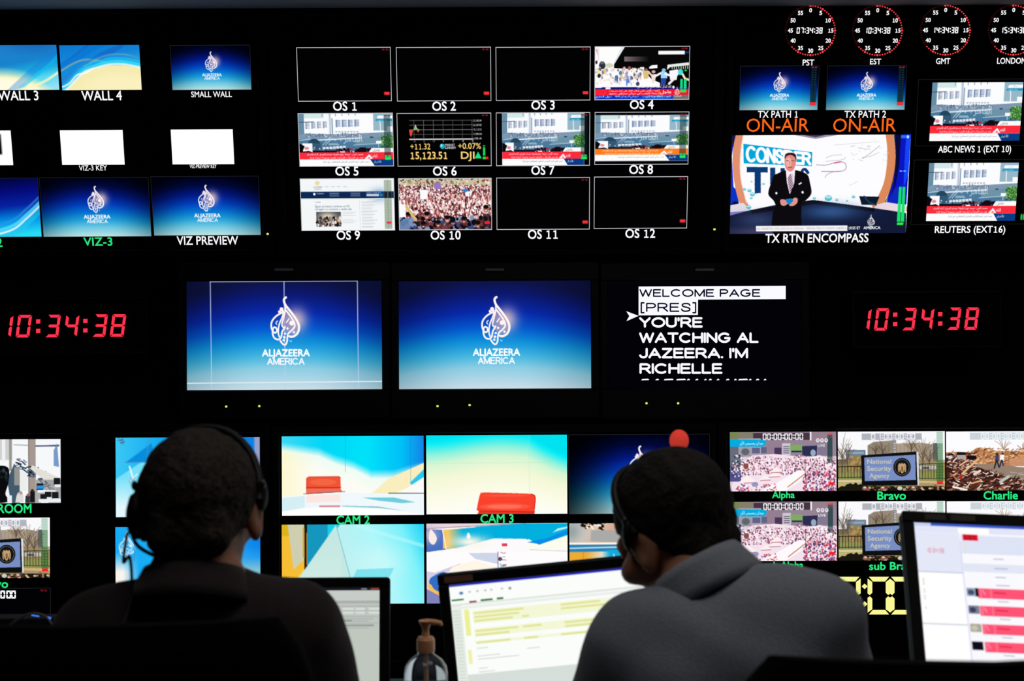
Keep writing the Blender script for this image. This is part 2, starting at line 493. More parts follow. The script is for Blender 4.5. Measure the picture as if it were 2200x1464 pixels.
def flame(p, X, Y, k, warm=1.0, col=(255, 246, 244)):
    """the teardrop calligraphy mark: (X, Y) is the measured sketch's origin, k its scale"""
    def q(pts): return [(X + a * k, Y + b * k) for a, b in pts]
    if warm:
        p.glow(X + 620 * k, Y + 560 * k, 190 * k, 210 * k, (240, 204, 196), .8 * warm, 2.2)
        p.poly(q(spline([(430, 290), (520, 420), (620, 560), (650, 700), (560, 810), (440, 760), (390, 620), (410, 460)], 5, True)), (176, 158, 190), .65)
    L = lambda pts, w, c=col, a=1.0: p.line(q(spline(pts, 6)), w * k, c, a)
    L([(446, 165), (418, 190), (414, 235), (440, 300), (500, 375), (570, 465), (630, 555), (668, 640), (670, 720), (640, 790), (590, 832), (540, 846), (505, 838)], 40)
    L([(426, 260), (436, 340), (425, 430), (400, 530), (378, 610), (380, 660), (415, 690), (430, 670)], 26)
    L([(392, 425), (330, 452), (255, 505), (200, 580), (188, 660), (205, 730), (245, 775), (280, 760), (285, 710), (250, 680), (218, 705), (212, 790), (238, 860), (290, 892), (340, 880), (366, 830), (378, 760), (415, 700)], 30)
    L([(404, 430), (375, 520), (335, 610), (314, 700), (312, 790), (330, 850)], 26)
    L([(452, 395), (505, 465), (560, 545), (595, 620), (592, 680), (545, 735), (488, 785), (468, 850), (462, 930), (430, 985), (388, 970), (345, 915)], 30)
    for a, b, r in ((368, 368, 33), (334, 412, 26), (388, 400, 24), (545, 610, 42), (415, 855, 24), (404, 905, 22)): p.ell(X + a * k, Y + b * k, r * k, r * k, col)
    for a, b in ((472, 702), (585, 768), (430, 792)): p.poly(q([(a - 28, b), (a, b - 26), (a + 28, b), (a, b + 26)]), col)
    L([(298, 570), (270, 605), (286, 632)], 16); L([(500, 535), (452, 598)], 20); L([(512, 905), (528, 935), (545, 918)], 14, (120, 225, 255))

BLUE_A = [(0, (14, 20, 70)), (.12, (12, 24, 112)), (.28, (8, 40, 168)), (.42, (4, 84, 204)), (.55, (14, 142, 218)), (.68, (64, 180, 224)), (.8, (140, 205, 228)), (1.0, (205, 222, 232)), (1.1, (214, 226, 234))]
BLUE_B = [(0, (0, 2, 22)), (.14, (0, 8, 60)), (.3, (2, 24, 130)), (.45, (2, 62, 186)), (.58, (6, 112, 206)), (.7, (30, 158, 216)), (.84, (110, 200, 226)), (1.0, (196, 228, 226)), (1.1, (210, 236, 230))]
def blue_ident(p, stops=BLUE_A, lines=False, logo=True, edge=.42, warm=1.0, dark_left=0.0):
    """the blue network ident with the teardrop mark and the two words"""
    p.ref(401, 605, 821, 837)
    gx, gy = p.grid()
    u = (gx - 401) / 420 * 2 - 1; v = (gy - 605) / 232
    t = v - (.16 - .10 * v) * u * u
    p.ramp(np.clip(t, 0, 1.1), stops)
    sh = 1 - edge * np.clip(np.abs(u) - .25, 0, 1) ** 1.6 * (1.15 - .6 * v)
    if dark_left: sh = sh * np.clip(1 - dark_left * np.clip(-u - .2, 0, 1), 0.02, 1)
    p.a *= np.clip(sh, 0, 1)[..., None]
    if lines:
        for q in ([(452.5, 606), (768.5, 606)], [(452.5, 606), (454.5, 837)], [(768.5, 606), (770, 837)], [(611, 606), (612.5, 837)]): p.line(q, 2.0, (190, 205, 248), .8)
        p.line([(401, 822), (821, 820)], 2.4, (225, 240, 246), .9)
    if logo:
        flame(p, 560, 620, 1 / 8.133, warm)
        p.text('ALJAZEERA', 562.5, 666, 751, 765.5, (255, 255, 255), bold=.03)
        p.grot('AMERICA', 575, 653, 770, 782.5, 2.5, (250, 252, 255))
    return p

WHT = (252, 252, 255)
def side_meter(p, x0, x1, y0, y1, red=True):
    p.rect(x0, y0, x1, y1, (10, 24, 30), .75)
    m = (x0 + x1) / 2
    for k in range(16):
        yy = y0 + (y1 - y0) * k / 16
        p.rect(x0 + 1, yy, m - 1, yy + 1.2, (30, 70, 66), .8); p.rect(m + 1, yy, x1 - 1, yy + 1.2, (30, 70, 66), .8)

def white_swoosh(p, variant):
    """studio wall backdrop: blue light waves over a pale floor"""
    gx, gy = p.ref(0, 0, 100, 56).grid()
    if variant == 3:
        p.ramp(np.clip(gy / 56 + (gx - 75) * .0035, 0, 1), [(0, (30, 130, 205)), (.3, (24, 130, 205)), (.55, (30, 175, 225)), (.72, (90, 215, 240)), (1, (150, 225, 245))])
        p.mask(np.exp(-(((gx - 70) / 34) ** 2)) * np.clip((14 - gy) / 14, 0, 1) * .5, (20, 80, 170))
        d = gy - (36 - 6 * np.cos((gx - 28) / 24) + np.clip(gx - 60, 0, 60) * .45)
        p.mask(np.clip(d / 14 + .25, 0, 1), (250, 246, 190)); p.mask(np.clip(d / 8 - .8, 0, 1) * .8, (255, 253, 235))
        p.line([(30, 66), (62, 38), (80, 24), (106, 4)], 9, (20, 120, 220), .35, 8); p.line([(36, 66), (72, 38), (90, 24), (106, 8)], 4, (0, 190, 245), .5, 8)
        p.line([(30, 60), (66, 51), (84, 44), (106, 30)], 3, (255, 246, 190), .8, 8)
    else:
        p.ramp(np.clip(gy / 56 + gx * .002, 0, 1.2), [(0, (10, 120, 205)), (.3, (18, 130, 215)), (.6, (40, 170, 225)), (1.2, (60, 190, 230))])
        for k, (w, c, a) in enumerate(((26, (20, 90, 190), .5), (14, (6, 150, 230), .5), (8, (10, 110, 210), .5))): p.line([(-5, 44 - 8 * k), (20, 26 - 5 * k), (45, 8 - 3 * k), (70, -6)], w, c, a, 8)
        p.line([(0, 32), (18, 22), (34, 18), (55, 21)], 2.4, (190, 190, 140), .5, 8)
        p.line([(30, 26), (55, 14), (78, 12), (100, 17)], 2.2, (200, 200, 150), .55, 8)
        e = np.interp(gx, [0, 10, 20, 30, 45, 60, 80, 100], [54, 48, 38, 30, 26, 23, 23, 26])
        p.mask(np.clip((gy - e) / 3, 0, 1), (246, 236, 178))
        p.mask(np.clip((gy - e - 8) / 12, 0, 1) * .5 * np.clip(gx / 60, 0, 1), (255, 246, 205))
        for k, (o, w, c) in enumerate(((0, 4, (60, 220, 250)), (3, 2.4, (235, 252, 255)), (-4, 3, (20, 190, 240)), (-8, 2.4, (40, 140, 220)))):
            p.line([(0, 56 + o), (8, 50 + o), (18, 40 + o), (30, 30 + o), (45, 25 + o), (62, 21 + o), (80, 21 + o), (100, 25 + o)], w, c, .8, 6)
        p.line([(0, 52), (10, 47), (20, 37), (32, 34), (40, 29)], 1.6, (255, 255, 255), .9, 6)
    return p

def key_picture(p, cut=False):
    p.fill((255, 255, 255))
    if cut: p.ref(-120, 281, 29, 355).rect(-110, 289, 5.5, 332, (6, 6, 8))
    return p

def viz_two(p):
    gx, gy = p.ref(0, 0, 100, 52).grid()
    p.ramp(np.clip(gy / 52 + (gx - 60) * .002, 0, 1), [(0, (0, 4, 50)), (.25, (4, 10, 120)), (.5, (6, 34, 160)), (.75, (0, 150, 230)), (1, (40, 220, 245))])
    for o, w, c, a in ((0, 3, (90, 220, 250), .8), (3, 1.6, (240, 250, 255), .9), (-5, 2, (60, 140, 230), .6), (7, 5, (40, 200, 240), .6)): p.line([(0, 56 + o), (40, 50 + o), (72, 43 + o), (88, 32 + o), (102, 20 + o)], w, c, a, 8)
    p.rect(2, 3, 58.5, 41, WHT); p.rect(4, 5.5, 56.5, 39, (2, 2, 3))
    return p

def cairo(p, bar=(252, 44, 60), box=None, ghost=True, tint=(0, 0, 0)):
    """street crowd before a white office block, red news strap in Arabic"""
    p.fill((3, 3, 5))
    x0, y0, x1, y1 = box or (0, 0, 100, 64)
    sx, sy = (x1 - x0) / 100, (y1 - y0) / 64
    # map the 100 x 64 sketch into the given part of the tile
    p.ref(-x0 / sx, -y0 / sy, (100 - x0) / sx, (64 - y0) / sy)
    R = lambda a, b, c, d, col, al=1.0: p.rect(max(a, 0), b, min(c, 100), min(d, 64), col, al)
    R(0, 0, 100, 64, (251, 252, 254)); R(0, 0, 6, 30, (104, 142, 166)); R(6, 0, 27, 6, (210, 232, 234)); R(79.5, 0, 100, 21, (150, 184, 200))
    for k in range(6): R(25 + 7 * k, 0, 26 + 7 * k, 4 - .3 * k, (150, 165, 188))
    R(33, 0, 34.5, 27, (178, 190, 212)); R(35.2, 6, 36.4, 27, (120, 150, 176)); R(32, 0, 33, 24, (224, 230, 240))
    for k in range(4):
        for j in range(6): R(7.5 + 6.2 * k, 10.5 + 1.35 * j - .3 * k, 11.8 + 6.2 * k, 11.3 + 1.35 * j - .3 * k, (150, 164, 190))
        R(7.5 + 6.2 * k, 10.4 - .3 * k, 8.8 + 6.2 * k, 18.8 - .3 * k, (136, 154, 182))
        for j in range(6): R(39.5 + 6.6 * k, 8.2 + 1.4 * j - .2 * k, 44.6 + 6.6 * k, 9.1 + 1.4 * j - .2 * k, (140, 158, 188))
        R(39.5 + 6.6 * k, 8.0 - .2 * k, 41.2 + 6.6 * k, 16.8 - .2 * k, (124, 146, 182))
    for k in range(8): R(39 + 3.2 * k, 21.5, 41 + 3.2 * k, 23, (170, 180, 196))
    p.line([(0, 10.6), (16, 10.1)], .7, (50, 70, 90)); p.line([(86.5, 9), (87, 21)], .9, WHT); R(94, 16, 100, 21, WHT)
    p.poly([(7, 24), (34, 25), (60, 24.5), (100, 22.5), (100, 34), (0, 40), (0, 26)], (126, 152, 178))
    p.specks((8, 24, 70, 28.5), 160, [(60, 80, 110), (230, 236, 244), (150, 160, 178), (96, 112, 140)], .55, .9, 1.3, 3)
    R(0, 31, 100, 46, (76, 122, 156)); p.poly([(18, 31.5), (60, 29.5), (66, 29), (66, 30.4), (20, 33)], (226, 236, 244))
    p.poly([(60, 31), (100, 27), (100, 38), (60, 38)], (110, 146, 166)); p.line([(58, 38.5), (86, 36.4)], .8, (170, 206, 220)); R(75.5, 28.4, 79, 29.6, (30, 46, 72))
    p.ell(16, 38.5, 7, 8, (36, 70, 92)); p.line([(1, 32.4), (12, 31)], 1, (190, 214, 226)); R(12, 36, 40, 47, (62, 100, 132), .6)
    p.specks((0, 41, 100, 47), 90, [(20, 24, 36), (150, 182, 206), (40, 60, 90), (220, 230, 240)], .6, .9, 1.2, 5)
    for k in range(7): R(25 + 3.6 * k, 40.5 - .2 * k, 28 + 3.6 * k, 43.2 - .2 * k, WHT, .85)
    R(82, 33.4, 87.4, 36.8, WHT); p.line([(84.6, 36.8), (84.6, 41)], .7, (200, 210, 220))
    p.poly(spline([(88, 29), (94, 26.6), (100, 28), (100, 41), (92, 40.4), (89.4, 36)], 4, True), (64, 130, 56)); p.specks((87, 26, 100, 41), 110, [(40, 96, 34), (120, 190, 90), (56, 128, 50), (180, 214, 150), (30, 70, 28)], .75, .9, 1, 9)
    p.specks((40, 43, 76, 48), 60, [(12, 10, 22), (30, 20, 34), (160, 50, 46), (18, 18, 40)], 1.1, 1, 1.1, 4)
    p.ell(67, 45, 5, 4, (22, 12, 18)); R(0, 45, 40, 47.5, (14, 12, 22))
    p.poly([(3.4, 36), (14, 36), (14, 47), (10, 45), (4, 46)], WHT); p.poly([(0, 36), (6, 39.5), (3, 47), (0, 47)], (8, 8, 14)); p.ell(8, 42, 2.4, 1.8, (220, 90, 110), .7)
    if ghost:
        for q in ([(25, 38.5), (33.5, 28.4)], [(28, 38.5), (35, 30.2)]): p.line(q, .9, (220, 238, 248), .7)
        p.poly([(32, 36), (41, 36), (43, 38.5), (31, 38.5)], (190, 222, 238), .6); p.poly([(36, 29.5), (40, 33.5), (37, 33)], (210, 230, 242), .6)
        p.text(arabic('القاهرة'), 44, 67, 26.5, 37, (232, 244, 250), .75, .0)
    p.poly([(84.5, 3), (100, 3), (100, 6.4), (83.3, 6.4)], WHT); p.poly([(82.6, 6.8), (100, 6.8), (99.4, 9.4), (81.4, 9.4)], (14, 150, 196))
    p.text(arabic('مباشر'), 88, 94, 3.6, 6.0, (190, 196, 204)); p.text(arabic('ميدان رمسيس'), 83.5, 94, 7, 9.2, (225, 244, 250))
    p.poly([(73.6, 47.4), (77, 42.2), (100, 42.2), (100, 47.4)], (252, 252, 250)); p.text(arabic('عاجل'), 78, 86, 43, 46.8, (130, 130, 120))
    R(0, 47.2, 100, 55.6, bar)
    p.text(arabic('مصدر أمني : ضبط زوج شقيقة عصام العريان أثناء اقتحام'), 8, 68, 48, 51.6, WHT, bold=.012)
    p.text(arabic('عدد من المنشآت الشرطية بالجيزة وبحوزته أسلحة نارية'), 11, 68, 51.8, 55.2, WHT, bold=.012)
    p.poly([(69, 55.2), (74.4, 49.6), (78, 55.2)], WHT); p.poly([(72.6, 54.6), (74.2, 52.6), (75.6, 54.6)], bar); p.text(arabic('القاهرة'), 76, 83, 49.8, 54.6, WHT, bold=.01)
    R(0, 55.6, 100, 64, (253, 253, 253)); p.poly([(75, 55.6), (100, 55.6), (100, 64), (80, 64)], (8, 60, 132))
    p.text(arabic('مصر تنفي لجوء الرئيس السابق للمعتقلين مع تركيا'), 25, 74, 57.4, 60.6, (140, 150, 170)); p.text(arabic('الأخبار'), 79, 87, 56.8, 60.6, WHT, bold=.01)
    p.ref(0, 0, 100, 64)
    return p
def os_meter(p, x0, y0, x1, y1, lv):
    """meter with the green level at its foot, in 0..100 x 0..64"""
    p.ref(0, 0, 100, 64).rect(x0, y0, x1, y1, (14, 40, 40), .5)
    m = (x0 + x1) / 2
    for a, b in ((x0 + .5, m - .5), (m + .5, x1 - .5)): p.rect(a, lv, b, y1 - 3.6, (22, 226, 130))
    p.rect(x0 + .5, y1 - 3.2, x1 - .3, y1, (30, 238, 90))
    return p
def red_dashes(p, x0=91.2, x1=97.6, y=2.6):
    p.ref(0, 0, 100, 56); m = (x0 + x1) / 2
    p.rect(x0, y - .6, m - .7, y + .6, (170, 20, 34)); p.rect(m + .7, y - .6, x1, y + .6, (170, 20, 34))
    return p
def black_tile(p):
    p.fill((2, 2, 3)); red_dashes(p)
    p.rect(92.4, 46.6, 98.2, 49.8, (246, 52, 60))
    return p

def os_four(p):
    p.fill((8, 7, 8)).ref(80, 95, 2110, 1240)
    p.poly([(80, 95), (720, 95), (490, 470), (490, 600), (80, 700)], (253, 253, 252)); p.poly([(720, 95), (640, 95), (480, 440), (490, 480)], (226, 232, 238), .8)
    p.line([(110, 150), (140, 270)], 22, (190, 130, 140), .8); p.ell(110, 430, 26, 40, (60, 44, 50)); p.ell(235, 500, 70, 90, (44, 50, 62)); p.rect(195, 410, 270, 470, (96, 104, 116)); p.rect(130, 120, 170, 400, (235, 225, 228), .8)
    p.ell(390, 500, 90, 50, (214, 214, 190))
    gx, gy = p.grid(); p.mask(np.clip((1250 - gx) / 520, 0, 1) * (gx > 712) * (gy > 310) * (gy < 415) * .8, (150, 132, 134))
    p.poly([(80, 600), (300, 570), (520, 560), (900, 580), (1120, 600), (1300, 800), (1480, 880), (1480, 1000), (80, 1000)], (254, 252, 252))
    p.specks((90, 560, 1120, 900), 150, [(255, 250, 246), (236, 214, 206), (250, 240, 235), (210, 190, 190), (255, 255, 255), (140, 150, 190), (224, 196, 150), (90, 90, 110)], 24, .9, 1.5, 11)
    for x, y, c in ((160, 640, (240, 226, 150)), (290, 620, (226, 196, 120)), (630, 660, (60, 130, 150)), (820, 560, (150, 80, 90)), (540, 790, (70, 120, 210)), (800, 830, (80, 110, 200)), (170, 720, (20, 20, 34)), (680, 610, (230, 190, 180)), (1000, 900, (50, 50, 90))): p.ell(x, y, 36, 46, c, .9)
    p.rect(560, 730, 575, 860, (40, 70, 170)); p.line([(760, 800), (770, 930)], 30, (90, 140, 235)); p.line([(820, 800), (870, 930)], 26, (190, 210, 250))
    p.poly([(1110, 620), (1200, 600), (1240, 640), (1230, 780), (1140, 800), (1120, 700)], (226, 190, 130)); p.ell(1185, 595, 26, 30, (150, 100, 80)); p.line([(1230, 640), (1310, 730)], 40, (236, 206, 180)); p.ell(1340, 640, 40, 34, (216, 170, 180)); p.poly([(1290, 700), (1400, 690), (1370, 880), (1310, 880)], (240, 224, 216))
    p.line([(1370, 740), (1500, 670), (1560, 640)], 44, (252, 246, 250)); p.poly([(1500, 640), (1620, 640), (1640, 780), (1500, 800)], (160, 220, 255)); p.ell(1560, 605, 42, 36, (150, 190, 230)); p.poly([(1500, 780), (1620, 780), (1600, 940), (1500, 940)], (40, 70, 160)); p.line([(1600, 690), (1700, 720), (1760, 650)], 50, (250, 246, 250))
    p.poly([(1680, 620), (1850, 590), (1920, 640), (1850, 740), (1840, 820), (1700, 820)], (252, 244, 252)); p.line([(1780, 800), (1680, 900)], 50, (246, 236, 246)); p.ell(1920, 650, 56, 66, (70, 220, 220)); p.line([(1970, 700), (2020, 790), (2110, 820)], 46, (250, 226, 190))
    p.poly([(1640, 490), (2100, 440), (2100, 500), (1700, 540), (1630, 600)], (236, 240, 232))
    for k in range(8): p.line([(1740 + 48 * k, 500 - 4 * k), (1740 + 48 * k, 580)], 14, (222, 236, 222))
    p.poly([(1245, 540), (1300, 500), (1420, 490), (1420, 560), (1250, 575)], (250, 250, 250)); p.rect(1050, 540, 1140, 580, (244, 240, 228))
    p.rect(1440, 190, 2005, 268, WHT); p.rect(2005, 205, 2100, 245, (16, 50, 120))
    p.rect(80, 968, 2110, 1020, (18, 18, 118)); p.rect(80, 940, 230, 985, (250, 250, 252)); p.rect(310, 968, 420, 1016, (240, 240, 246)); p.rect(80, 1018, 2110, 1148, (236, 24, 52)); p.rect(80, 1148, 2110, 1240, (10, 50, 190))
    gx, gy = p.grid(); p.mask(((gy > 1018) & (gx < 340)) * np.where(gy < 1148, 1.0, 0), (255, 36, 56), .8); p.mask((gy > 1148) * np.clip(1 - np.abs(gx - 1450) / 500, 0, 1) * (gx < 1760), (20, 110, 230), .8); p.rect(1770, 1148, 2110, 1240, (120, 110, 112))
    p.text(arabic('إلقاء القنابل المسيلة للدموع على المتظاهرين'), 990, 1730, 925, 1010, WHT, bold=.012)
    p.text(arabic('قوات الأمن تلقي قنابل الغاز على أحد مسيرات'), 380, 1440, 1022, 1084, WHT, bold=.014); p.text(arabic('جمعة الغضب في ميدان مصطفى محمود'), 380, 1440, 1082, 1144, WHT, bold=.014)
    p.text(arabic('عاجل'), 1490, 1740, 1040, 1130, WHT, bold=.014); p.rect(1462, 1022, 1474, 1140, (250, 190, 60)); p.ell(1775, 975, 24, 30, WHT)
    p.text(arabic('الكويت'), 1580, 1720, 1150, 1200, WHT); p.text(arabic('هيئة الكويت') + ' 60621', 1115, 1560, 1150, 1204, WHT, bold=.014); p.text('4042 ' + arabic('سوداني السودان'), 515, 1020, 1152, 1206, WHT, bold=.014); p.text(arabic('دول الخليج'), 90, 440, 1152, 1206, WHT, bold=.014)
    flame(p, 1800 - 172 * .22, 975 - 165 * .22, .22, 0, (255, 226, 214)); p.text(arabic('الجزيرة'), 1785, 1950, 1150, 1190, WHT, bold=.01)
    p.poly([(1920, 800), (1975, 800), (1975, 1010), (1920, 1010)], (20, 224, 140)); p.poly([(1998, 800), (2055, 800), (2055, 1010), (1998, 1010)], (20, 224, 140)); p.rect(1926, 1028, 2048, 1090, (30, 232, 90)); p.ell(2030, 616, 30, 16, (40, 220, 60))
    p.rect(1940, 125, 1985, 150, (180, 20, 40)); p.rect(2010, 125, 2060, 150, (180, 20, 40))
    return p

def market(p):
    """share index graph with figures; reference is the middle sheet's sketch"""
    p.fill((2, 2, 3)).ref(772, 562, 1390, 904)
    for k in range(5): p.line([(852, 608 + 30 * k), (1270, 608 + 30 * k)], 1.6, (150, 150, 150) if k < 4 else WHT)
    p.line([(852, 730), (1270, 730)], 6, (240, 240, 244))
    for k in range(7): p.line([(882 + 64 * k, 606), (882 + 64 * k, 728)], 1.6, (120, 120, 120))
    for k, s in enumerate(('15,142.69', '15,127.50', '15,112.15', '15,096.84', '15,081.40')): p.text(s, 1273, 1328, 604 + 29 * k, 616 + 29 * k, (235, 235, 240))
    for k, s in enumerate(('10', '11', '12', '1', '2', '3', '4')): p.text(s, 878 + 64 * k, 890 + 64 * k, 738, 748, (200, 200, 205))
    p.poly([(850, 668), (876, 668), (870, 690), (862, 716), (854, 700)], (236, 70, 60)); p.poly([(884, 668), (892, 638), (904, 668)], (70, 220, 70)); p.line([(882, 668), (892, 636), (900, 660), (915, 668)], 3, (220, 250, 210)); p.poly([(900, 670), (916, 670), (910, 688)], (230, 80, 70))
    Y = (252, 212, 122)
    p.text('+11.32', 856, 988, 758, 795, Y); p.text('+0.07%', 1172, 1324, 756, 793, Y); p.text('15,123.51', 856, 1100, 812, 858, Y, bold=.02); p.text('DJI', 1190, 1280, 812, 858, Y, bold=.016)
    p.ell(1068, 776, 17, 17, (30, 170, 190)); p.ell(1062, 770, 7, 9, (150, 230, 235)); p.text('MARKET', 1086, 1150, 760, 774, WHT); p.text('SUMMARY', 1086, 1158, 778, 793, WHT)
    p.poly([(1280, 856), (1304, 812), (1328, 856)], (28, 226, 130)); p.rect(1337, 784, 1351, 838, (22, 220, 90)); p.rect(1337, 770, 1351, 778, (22, 220, 90)); p.rect(1335, 844, 1354, 862, (40, 220, 60)); p.rect(1354, 844, 1372, 862, (230, 40, 44))
    p.rect(1334, 572, 1346, 580, (170, 20, 34)); p.rect(1356, 572, 1368, 580, (170, 20, 34))
    return p

def web_page(p):
    p.fill((244, 247, 248)).ref(137, 988, 756, 1326)
    p.rect(137, 1072, 756, 1116, (12, 40, 84)); p.glow(660, 1094, 60, 40, (20, 90, 160), .5)
    p.ell(250, 1016, 16, 14, (226, 206, 130), .7); p.text('AL JAZEERA', 220, 284, 1036, 1046, (150, 150, 170)); p.text('AMERICA', 228, 276, 1050, 1060, (150, 150, 170))
    for x in (300, 340, 378, 420): p.text('Home', x, x + 26, 1035, 1043, (176, 180, 190))
    p.ell(228, 1088, 8, 8, WHT); p.text('Al Jazeera', 244, 292, 1080, 1088, (220, 226, 236))
    for x in (330, 470):
        for k in range(3): p.line([(x, 1083 + 9 * k), (x + 60, 1083 + 9 * k)], 2.6, (190, 200, 216), .8)
    p.rect(574, 1088, 656, 1103, (190, 204, 222)); p.rect(664, 1088, 680, 1103, (20, 140, 200)); p.text('SEARCH THE SITE', 574, 670, 1077, 1084, (190, 204, 222))
    p.rect(137, 1116, 690, 1122, (226, 230, 232)); p.line([(527, 1130), (527, 1326)], 1.6, (205, 208, 212)); p.text('U.S. NEWS', 230, 268, 1136, 1144, (120, 124, 130))
    p.text('Egypt protests continue as US', 230, 460, 1160, 1174, (132, 142, 158)); p.text('struggles to maintain a stable ally', 230, 474, 1180, 1192, (132, 142, 158))
    p.rect(236, 1204, 400, 1300, (60, 66, 80)); p.glow(310, 1235, 60, 30, (238, 226, 196), .9); p.specks((238, 1240, 398, 1298), 90, [(20, 18, 24), (220, 200, 180), (150, 120, 100), (246, 240, 230), (80, 60, 60)], 7, 1, 1.4, 5)
    for k in range(6): p.line([(412, 1208 + 10 * k + (18 if k > 2 else 0)), (500 - 20 * (k % 2), 1208 + 10 * k + (18 if k > 2 else 0))], 2, (190, 194, 200))
    for k in range(9): p.line([(540, 1140 + 20 * k), (640 - 15 * (k % 3), 1140 + 20 * k)], 2.4, (170, 176, 184)); p.line([(540, 1147 + 20 * k), (610, 1147 + 20 * k)], 2, (205, 208, 212))
    p.rect(690, 998, 740, 1318, (168, 182, 164), .9); p.rect(690, 1072, 740, 1116, (8, 20, 30), .9); p.line([(715, 998), (715, 1318)], 3, (140, 152, 140))
    for k in range(18): p.line([(693, 1130 + 10 * k), (737, 1130 + 10 * k)], 1.4, (140, 156, 140))
    p.rect(704, 1270, 736, 1284, (238, 44, 62))
    return p

def crowd_cheer(p):
    p.fill((120, 60, 66)).ref(0, 0, 100, 55)
    g = [(250, 226, 222), (255, 255, 255), (150, 72, 76), (214, 140, 134), (74, 26, 34), (236, 190, 186), (110, 44, 54), (255, 238, 238), (44, 18, 24)]
    p.rect(0, 0, 100, 8, (206, 190, 160)); p.specks((0, 0, 100, 9), 160, [(240, 244, 230), (96, 80, 56), (150, 150, 90), (236, 226, 210), (60, 46, 44), (200, 120, 110)], 1.1, .9, 1, 3)
    g += [(255, 246, 246), (250, 214, 208), (255, 255, 255), (226, 160, 156)]; p.specks((0, 7, 100, 32), 1700, g, .72, .95, 1.4, 7)
    p.rect(23, 12, 31, 22, (252, 252, 255)); p.poly([(38, 5), (45, 4), (46, 11), (39, 11.5)], (150, 120, 190)); p.rect(72, 14, 79, 19, (246, 248, 252)); p.ell(72, 13, 3, 1.6, (40, 130, 220))
    p.specks((0, 24, 100, 46), 800, g + [(255, 250, 250)], 1.0, .95, 1.6, 9); p.poly([(0, 26), (14, 33), (16, 40), (0, 46)], (252, 250, 252))
    p.sticks((5, 20, 98, 44), 90, [(236, 176, 166), (190, 110, 104), (250, 220, 214), (140, 70, 70)], 6, 1.1, (-2.0, -1.1), 12)
    p.specks((0, 42, 100, 55), 120, [(20, 14, 20), (36, 22, 28), (60, 70, 120), (130, 150, 190), (90, 44, 44), (16, 12, 18)], 2.6, 1, 1.1, 21)
    for x, y, c in ((26, 50, (96, 46, 44)), (42, 49, (130, 72, 62)), (52, 44, (190, 120, 104)), (70, 45, (120, 66, 58)), (85, 50, (140, 84, 76)), (94, 33, (180, 110, 96)), (30, 40, (180, 112, 100)), (10, 40, (120, 60, 56))):
        p.ell(x, y, 2.8, 3.6, c); p.ell(x, y - 2.4, 3.0, 2.2, (18, 12, 14)); p.ell(x, y + 1.6, 1.2, .6, (240, 220, 214))
    p.poly([(0, 46), (8, 42), (16, 44), (10, 55), (0, 55)], (110, 150, 200), .8); p.line([(8, 30), (15, 40), (18, 44)], 3, (214, 190, 120), 1)
    p.rect(91, 38, 99, 53, (30, 16, 20), .7); p.rect(92.4, 46, 98, 49, (238, 36, 60)); red_dashes(p, 91, 97, 2.4)
    return p

